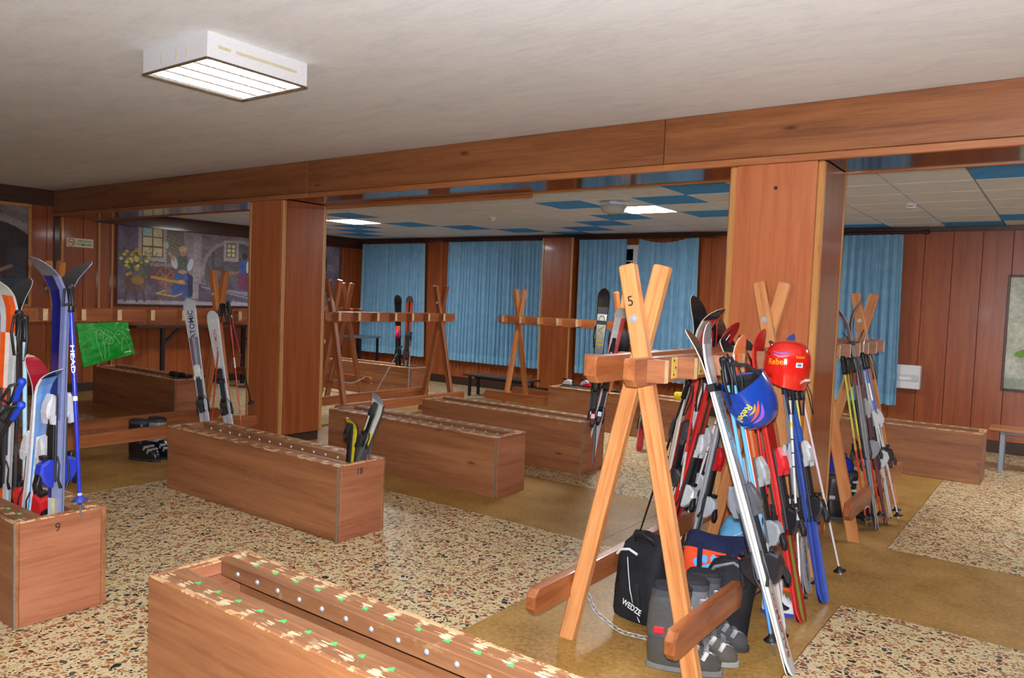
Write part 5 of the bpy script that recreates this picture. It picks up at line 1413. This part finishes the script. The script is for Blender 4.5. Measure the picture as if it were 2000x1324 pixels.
# ------------------------------------------------------------------ pictures
import numpy as np
def canvas(name, parent, W, H, nx, ny, fn, Mx):
    u, v = np.meshgrid(np.linspace(0, 1, nx), np.linspace(0, 1, ny))
    rgb = fn(u*W, v*H)
    vs = np.stack([u.ravel()*W, v.ravel()*H, np.zeros(u.size)], 1)
    idx = np.arange(nx*ny).reshape(ny, nx)
    fs = np.stack([idx[:-1, :-1], idx[:-1, 1:], idx[1:, 1:], idx[1:, :-1]], -1).reshape(-1, 4)
    me = bpy.data.meshes.new(name); me.from_pydata(vs.tolist(), [], fs.tolist())
    c = np.clip(rgb/255.0, 0, 1); c = np.where(c <= 0.04045, c/12.92, ((c+0.055)/1.055)**2.4)
    ca = me.color_attributes.new('paint', 'FLOAT_COLOR', 'POINT')
    ca.data.foreach_set('color', np.concatenate([c.reshape(-1, 3), np.ones((nx*ny, 1))], 1).astype('f').ravel())
    t = NT(name+'_paint')
    at = t.n('ShaderNodeAttribute', attribute_name='paint')
    nz = t.noise(t.coords((1, 1, 1), False), 26, 5, 0.7)
    br = t.mix(0.35, at.outputs['Color'], t.ramp(nz, [(0.35, (0.25, 0.25, 0.25, 1)), (0.65, (0.75, 0.75, 0.75, 1))]), 'OVERLAY')
    t.bump(nz, 0.2, 0.003)
    me.materials.append(t.fin(br, 0.55, 0, 0.0))
    return inst(name, me, parent, Mx)

class Art:
    def __init__(s, X, Z, seed=0):
        s.X, s.Z = X, Z; s.c = np.zeros(X.shape+(3,)); s.r = np.random.RandomState(seed)
        s.n = s.noise(3.0, 0)+0.6*s.noise(8.0, 2)+0.4*s.noise(19.0, 5)
    def noise(s, f, k):
        r = np.random.RandomState(int(f*10)+k); n = np.zeros(s.X.shape)
        for _ in range(7):
            a = r.uniform(0, 6.28); q = f*r.uniform(0.6, 1.5)
            n += np.sin(q*6.28*(np.cos(a)*s.X+np.sin(a)*s.Z)+r.uniform(0, 6.28)+1.5*np.sin(q*3*(s.X*np.sin(a)-s.Z*np.cos(a))))
        return n/7
    def fill(s, m, col, var=14):
        m = np.clip(m, 0, 1)[..., None] if m.dtype != bool else m[..., None].astype(float)
        s.c = s.c*(1-m)+m*(np.array(col, float)+var*s.n[..., None])
    def ell(s, x, z, a, b, ang=0):
        c, q = cos(ang), sin(ang); dx, dz = s.X-x, s.Z-z
        return ((dx*c+dz*q)/a)**2+((-dx*q+dz*c)/b)**2 < 1
    def ringm(s, x, z, a, b, w_):
        return s.ell(x, z, a, b) & ~s.ell(x, z, a-w_, b-w_)
    def rect(s, x0, x1, z0, z1): return (s.X >= x0) & (s.X <= x1) & (s.Z >= z0) & (s.Z <= z1)
    def poly(s, P):
        m = np.zeros(s.X.shape, bool); n = len(P)
        for i in range(n):
            x0, z0 = P[i]; x1, z1 = P[(i+1) % n]
            if z0 == z1: continue
            cnd = ((z0 > s.Z) != (z1 > s.Z)) & (s.X < (x1-x0)*(s.Z-z0)/(z1-z0)+x0)
            m ^= cnd
        return m
    def line(s, x0, z0, x1, z1, w_):
        d = np.array([x1-x0, z1-z0]); L2 = (d**2).sum()
        t = np.clip(((s.X-x0)*d[0]+(s.Z-z0)*d[1])/L2, 0, 1)
        return np.hypot(s.X-x0-t*d[0], s.Z-z0-t*d[1]) < w_

def spinner_mural(X, Z):
    a = Art(X, Z)                       # a village interior: potted flowers, window, woman at a spinning wheel, stone arch, second woman
    a.fill(np.ones(X.shape, bool), (112, 96, 112), 22)
    a.fill(a.rect(0, 0.45, 0.45, 1.2), (104, 90, 112), 20)
    a.fill(a.poly([(0.66, 1.2), (0.66, 0.6), (1.1, 0.6), (1.1, 1.2)]), (112, 104, 96), 18)
    a.fill(a.poly([(1.02, 1.2), (1.1, 0.55), (1.22, 0.3), (1.5, 0.3), (1.5, 1.2)]), (146, 130, 140), 20)
    a.fill(a.rect(1.35, 4.3, 0.35, 1.2), (124, 108, 118), 22)
    a.fill(a.ell(2.0, 0.55, 0.62, 0.52) & (Z > 0.3), (96, 90, 96), 20)
    a.fill(a.ringm(2.0, 0.55, 0.66, 0.56, 0.06) & (Z > 0.5), (150, 134, 130), 18)
    a.fill(a.rect(1.20, 1.32, 0.1, 1.0), (160, 146, 146), 22)
    a.fill(a.rect(0, 1.2, 0.0, 0.34), (108, 92, 106), 24)
    a.fill(a.rect(0.45, 0.95, 0.36, 0.60), (112, 74, 84), 18)
    a.fill(a.rect(0.42, 0.98, 0.585, 0.635), (150, 134, 124), 14)
    a.fill(a.rect(1.3, 4.3, 0.0, 0.34), (96, 84, 104), 24)
    for k in range(6):
        a.fill(a.line(1.35+k*0.25, 0.30-0.02*k, 2.4+k*0.3, 0.10, 0.012), (150, 140, 150), 10)
    a.fill(a.rect(0, 4.3, 0, 0.055+0.0) | (Z < 0.05+0.03*a.n), (168, 160, 170), 16)
    for wx0, wx1, wz0, wz1, f in ((0.36, 0.70, 0.72, 1.18, 1), (1.79, 1.97, 0.80, 1.04, 2)):
        a.fill(a.rect(wx0-0.05, wx1+0.05, wz0-0.06, wz1+0.04), (168, 158, 164), 14)
        a.fill(a.rect(wx0, wx1, wz0, wz1), (120, 84, 60), 8)
        nx_, nz_ = 2, 3
        for i in range(nx_):
            for j in range(nz_):
                x0 = wx0+0.02+(wx1-wx0-0.02)*i/nx_; z0 = wz0+0.02+(wz1-wz0-0.02)*j/nz_
                a.fill(a.rect(x0, x0+(wx1-wx0-0.02)/nx_-0.02, z0, z0+(wz1-wz0-0.02)/nz_-0.02), (206, 196, 150) if not (i == 0 and j == 2) else (150, 190, 190), 12)
    for k in range(9): a.fill(a.line(0.72, 1.10-k*0.05, 1.05, 0.98-k*0.06, 0.006), (150, 140, 110), 8)
    r = np.random.RandomState(4)
    for k in range(220):
        x, z = r.normal(0.24, 0.14), r.normal(0.60, 0.11)
        if x < 0.01: continue
        a.fill(a.line(x, z, x+r.uniform(-.06, .06), z+r.uniform(-.05, .08), 0.006), [(70, 96, 60), (96, 120, 70), (54, 76, 60)][k % 3], 10)
    for k in range(34):
        x, z = r.normal(0.24, 0.12), r.normal(0.66, 0.09)
        a.fill(a.ell(x, z, 0.028, 0.022), [(206, 176, 80), (224, 200, 110), (180, 140, 60)][k % 3], 14)
    a.fill(a.ell(0.27, 0.31, 0.17, 0.15) & (Z < 0.40), (110, 84, 76), 14); a.fill(a.ell(0.30, 0.36, 0.10, 0.07), (160, 116, 60), 14)
    for x in (0.14, 0.26, 0.38): a.fill(a.line(x, 0.2, x-0.03+0.06*(x > 0.2), 0.05, 0.02), (90, 74, 90), 8)
    # woman spinning
    a.fill(a.poly([(0.84, 0.20), (0.90, 0.52), (1.10, 0.56), (1.18, 0.30), (1.16, 0.12), (0.86, 0.12)]), (64, 88, 150), 20)
    a.fill(a.poly([(1.10, 0.52), (1.20, 0.45), (1.20, 0.14), (1.12, 0.12)]), (44, 48, 84), 12)
    a.fill(a.ell(1.02, 0.66, 0.10, 0.14), (84, 100, 84), 14)
    a.fill(a.ell(0.88, 0.66, 0.05, 0.10, 0.3) | a.ell(1.15, 0.64, 0.045, 0.10, -0.3), (196, 206, 216), 12)
    a.fill(a.line(0.87, 0.70, 0.80, 0.80, 0.022), (190, 140, 120), 8); a.fill(a.ell(1.02, 0.52, 0.08, 0.03), (196, 140, 116), 8)
    a.fill(a.ell(1.02, 0.83, 0.055, 0.062), (190, 134, 116), 8); a.fill(a.ell(1.02, 0.88, 0.07, 0.045), (200, 176, 130), 10)
    a.fill(a.ell(0.74, 0.92, 0.05, 0.05), (176, 190, 186), 10); a.fill(a.line(0.74, 0.90, 0.74, 0.55, 0.006), (196, 186, 170), 6)
    a.fill(a.ringm(0.74, 0.42, 0.145, 0.16, 0.022), (150, 96, 56), 10)
    for k in range(8): a.fill(a.line(0.74, 0.42, 0.74+0.13*cos(k*pi/4), 0.42+0.145*sin(k*pi/4), 0.008), (176, 120, 60), 6)
    a.fill(a.line(0.52, 0.42, 1.05, 0.34, 0.02), (196, 150, 56), 10); a.fill(a.ell(1.0, 0.36, 0.06, 0.035), (206, 160, 50), 8)
    a.fill(a.line(0.60, 0.17, 0.90, 0.13, 0.012) | a.line(0.60, 0.17, 0.74, 0.22, 0.012) | a.line(0.90, 0.13, 1.02, 0.18, 0.012), (196, 156, 60), 8)
    # chair by the arch and second woman
    a.fill(a.line(1.55, 0.42, 1.55, 0.86, 0.022) | a.line(1.55, 0.62, 1.72, 0.60, 0.03) | a.line(1.72, 0.4, 1.72, 0.64, 0.02), (84, 60, 70), 10)
    a.fill(a.line(1.76, 0.54, 2.05, 0.56, 0.025), (150, 110, 100), 10)
    a.fill(a.poly([(2.02, 0.28), (2.02, 0.56), (2.24, 0.56), (2.28, 0.28)]), (120, 56, 90), 14)
    a.fill(a.ell(2.13, 0.66, 0.10, 0.13), (70, 96, 150), 14); a.fill(a.ell(2.20, 0.66, 0.03, 0.10), (206, 206, 212), 8); a.fill(a.ell(2.14, 0.84, 0.05, 0.055), (60, 44, 48), 8)
    # the far end: pale stones and a well bucket
    a.fill(a.rect(2.5, 4.3, 0.0, 1.2), (128, 118, 132), 26)
    for k in range(5): a.fill(a.ringm(3.9, 0.45, 0.32-0.05*k, 0.26-0.04*k, 0.015), (90, 84, 100), 8)
    a.fill(a.line(3.9, 0.70, 3.9, 0.90, 0.012) | a.line(3.8, 0.34, 4.05, 0.30, 0.02), (70, 64, 80), 6)
    return a.c
def arch_mural(X, Z):
    a = Art(X, Z)
    W = X.max()
    a.fill(np.ones(X.shape, bool), (124, 118, 122), 26)
    a.fill(a.ell(W-0.55, 0.55, 0.75, 0.56) & (Z > 0.25), (54, 46, 50), 12)
    a.fill(a.ringm(W-0.55, 0.55, 0.85, 0.66, 0.10) & (Z > 0.5), (150, 142, 140), 18)
    a.fill(a.rect(W-0.25, W, 0.2, 0.75), (64, 60, 66), 10)
    a.fill(a.rect(0, W, 0, 0.34), (64, 76, 96), 18)
    a.fill(a.poly([(W-1.6, 0.30), (W-0.9, 0.42), (W-0.42, 0.44), (W-0.30, 0.36), (W-0.6, 0.30)]), (176, 64, 50), 16)
    a.fill(a.poly([(W-1.4, 0.27), (W-0.7, 0.37), (W-0.42, 0.36), (W-0.5, 0.30)]), (190, 196, 214), 14)
    a.fill(a.line(W-0.5, 0.36, W-0.2, 0.5, 0.02), (150, 116, 96), 8)
    return a.c
def green_picture(X, Z):
    a = Art(X, Z)
    a.fill(np.ones(X.shape, bool), (186, 190, 174), 26)
    a.fill(a.rect(0, 2, 0, 0.12), (150, 160, 144), 16)
    a.fill(a.ell(0.20, 0.42, 0.12, 0.045, 0.25), (110, 160, 60), 16); a.fill(a.ell(0.36, 0.36, 0.10, 0.05, -0.5), (84, 130, 60), 14)
    a.fill(a.ell(0.42, 0.60, 0.05, 0.10, 0.3), (96, 140, 90), 12); a.fill(a.line(0.26, 0.1, 0.34, 0.6, 0.012), (90, 120, 70), 8)
    return a.c
def picture(label, parent_loc, W, H, fn, nx, ny, xdir, fw, fmat):
    e = empty('painting', parent_loc, 0, label, 'painting')
    Mx = basis((0, 0, 0), xdir, (0, 0, 1))
    canvas('canvas', e, W, H, nx, ny, fn, Mx @ Matrix.Translation((0, 0, 0.012)))
    MB().box(0, W, 0, H, 0.001, 0.010).build('backing', M['dark_trim'], e, Mx)
    for n_, (x0, x1, y0, y1) in enumerate(((-fw, 0, -fw, H+fw), (W, W+fw, -fw, H+fw), (0, W, -fw, 0), (0, W, H, H+fw))):
        MB().box(x0, x1, y0, y1, 0.001, 0.03, 0, 0.005).build('frame_side', fmat, e, Mx)
    return e
picture('wide mural of a woman at a spinning wheel on the far left wall', (XL+0.002, 5.64, 1.265), 4.20, 1.155, spinner_mural, 420, 130, (0, 1, 0), 0.03, M['dark_trim'])
picture('dark stone arch painting at the far left edge, before the beam', (XL+0.002, 1.62, 1.24), 2.82, 1.30, arch_mural, 220, 110, (0, 1, 0), 0.04, M['trim'])
picture('pale picture with green leaves on the bare wall at the right edge', (-0.60, YB-0.002, 0.755), 0.95, 1.28, green_picture, 110, 140, (1, 0, 0), 0.025, M['dark_trim'])
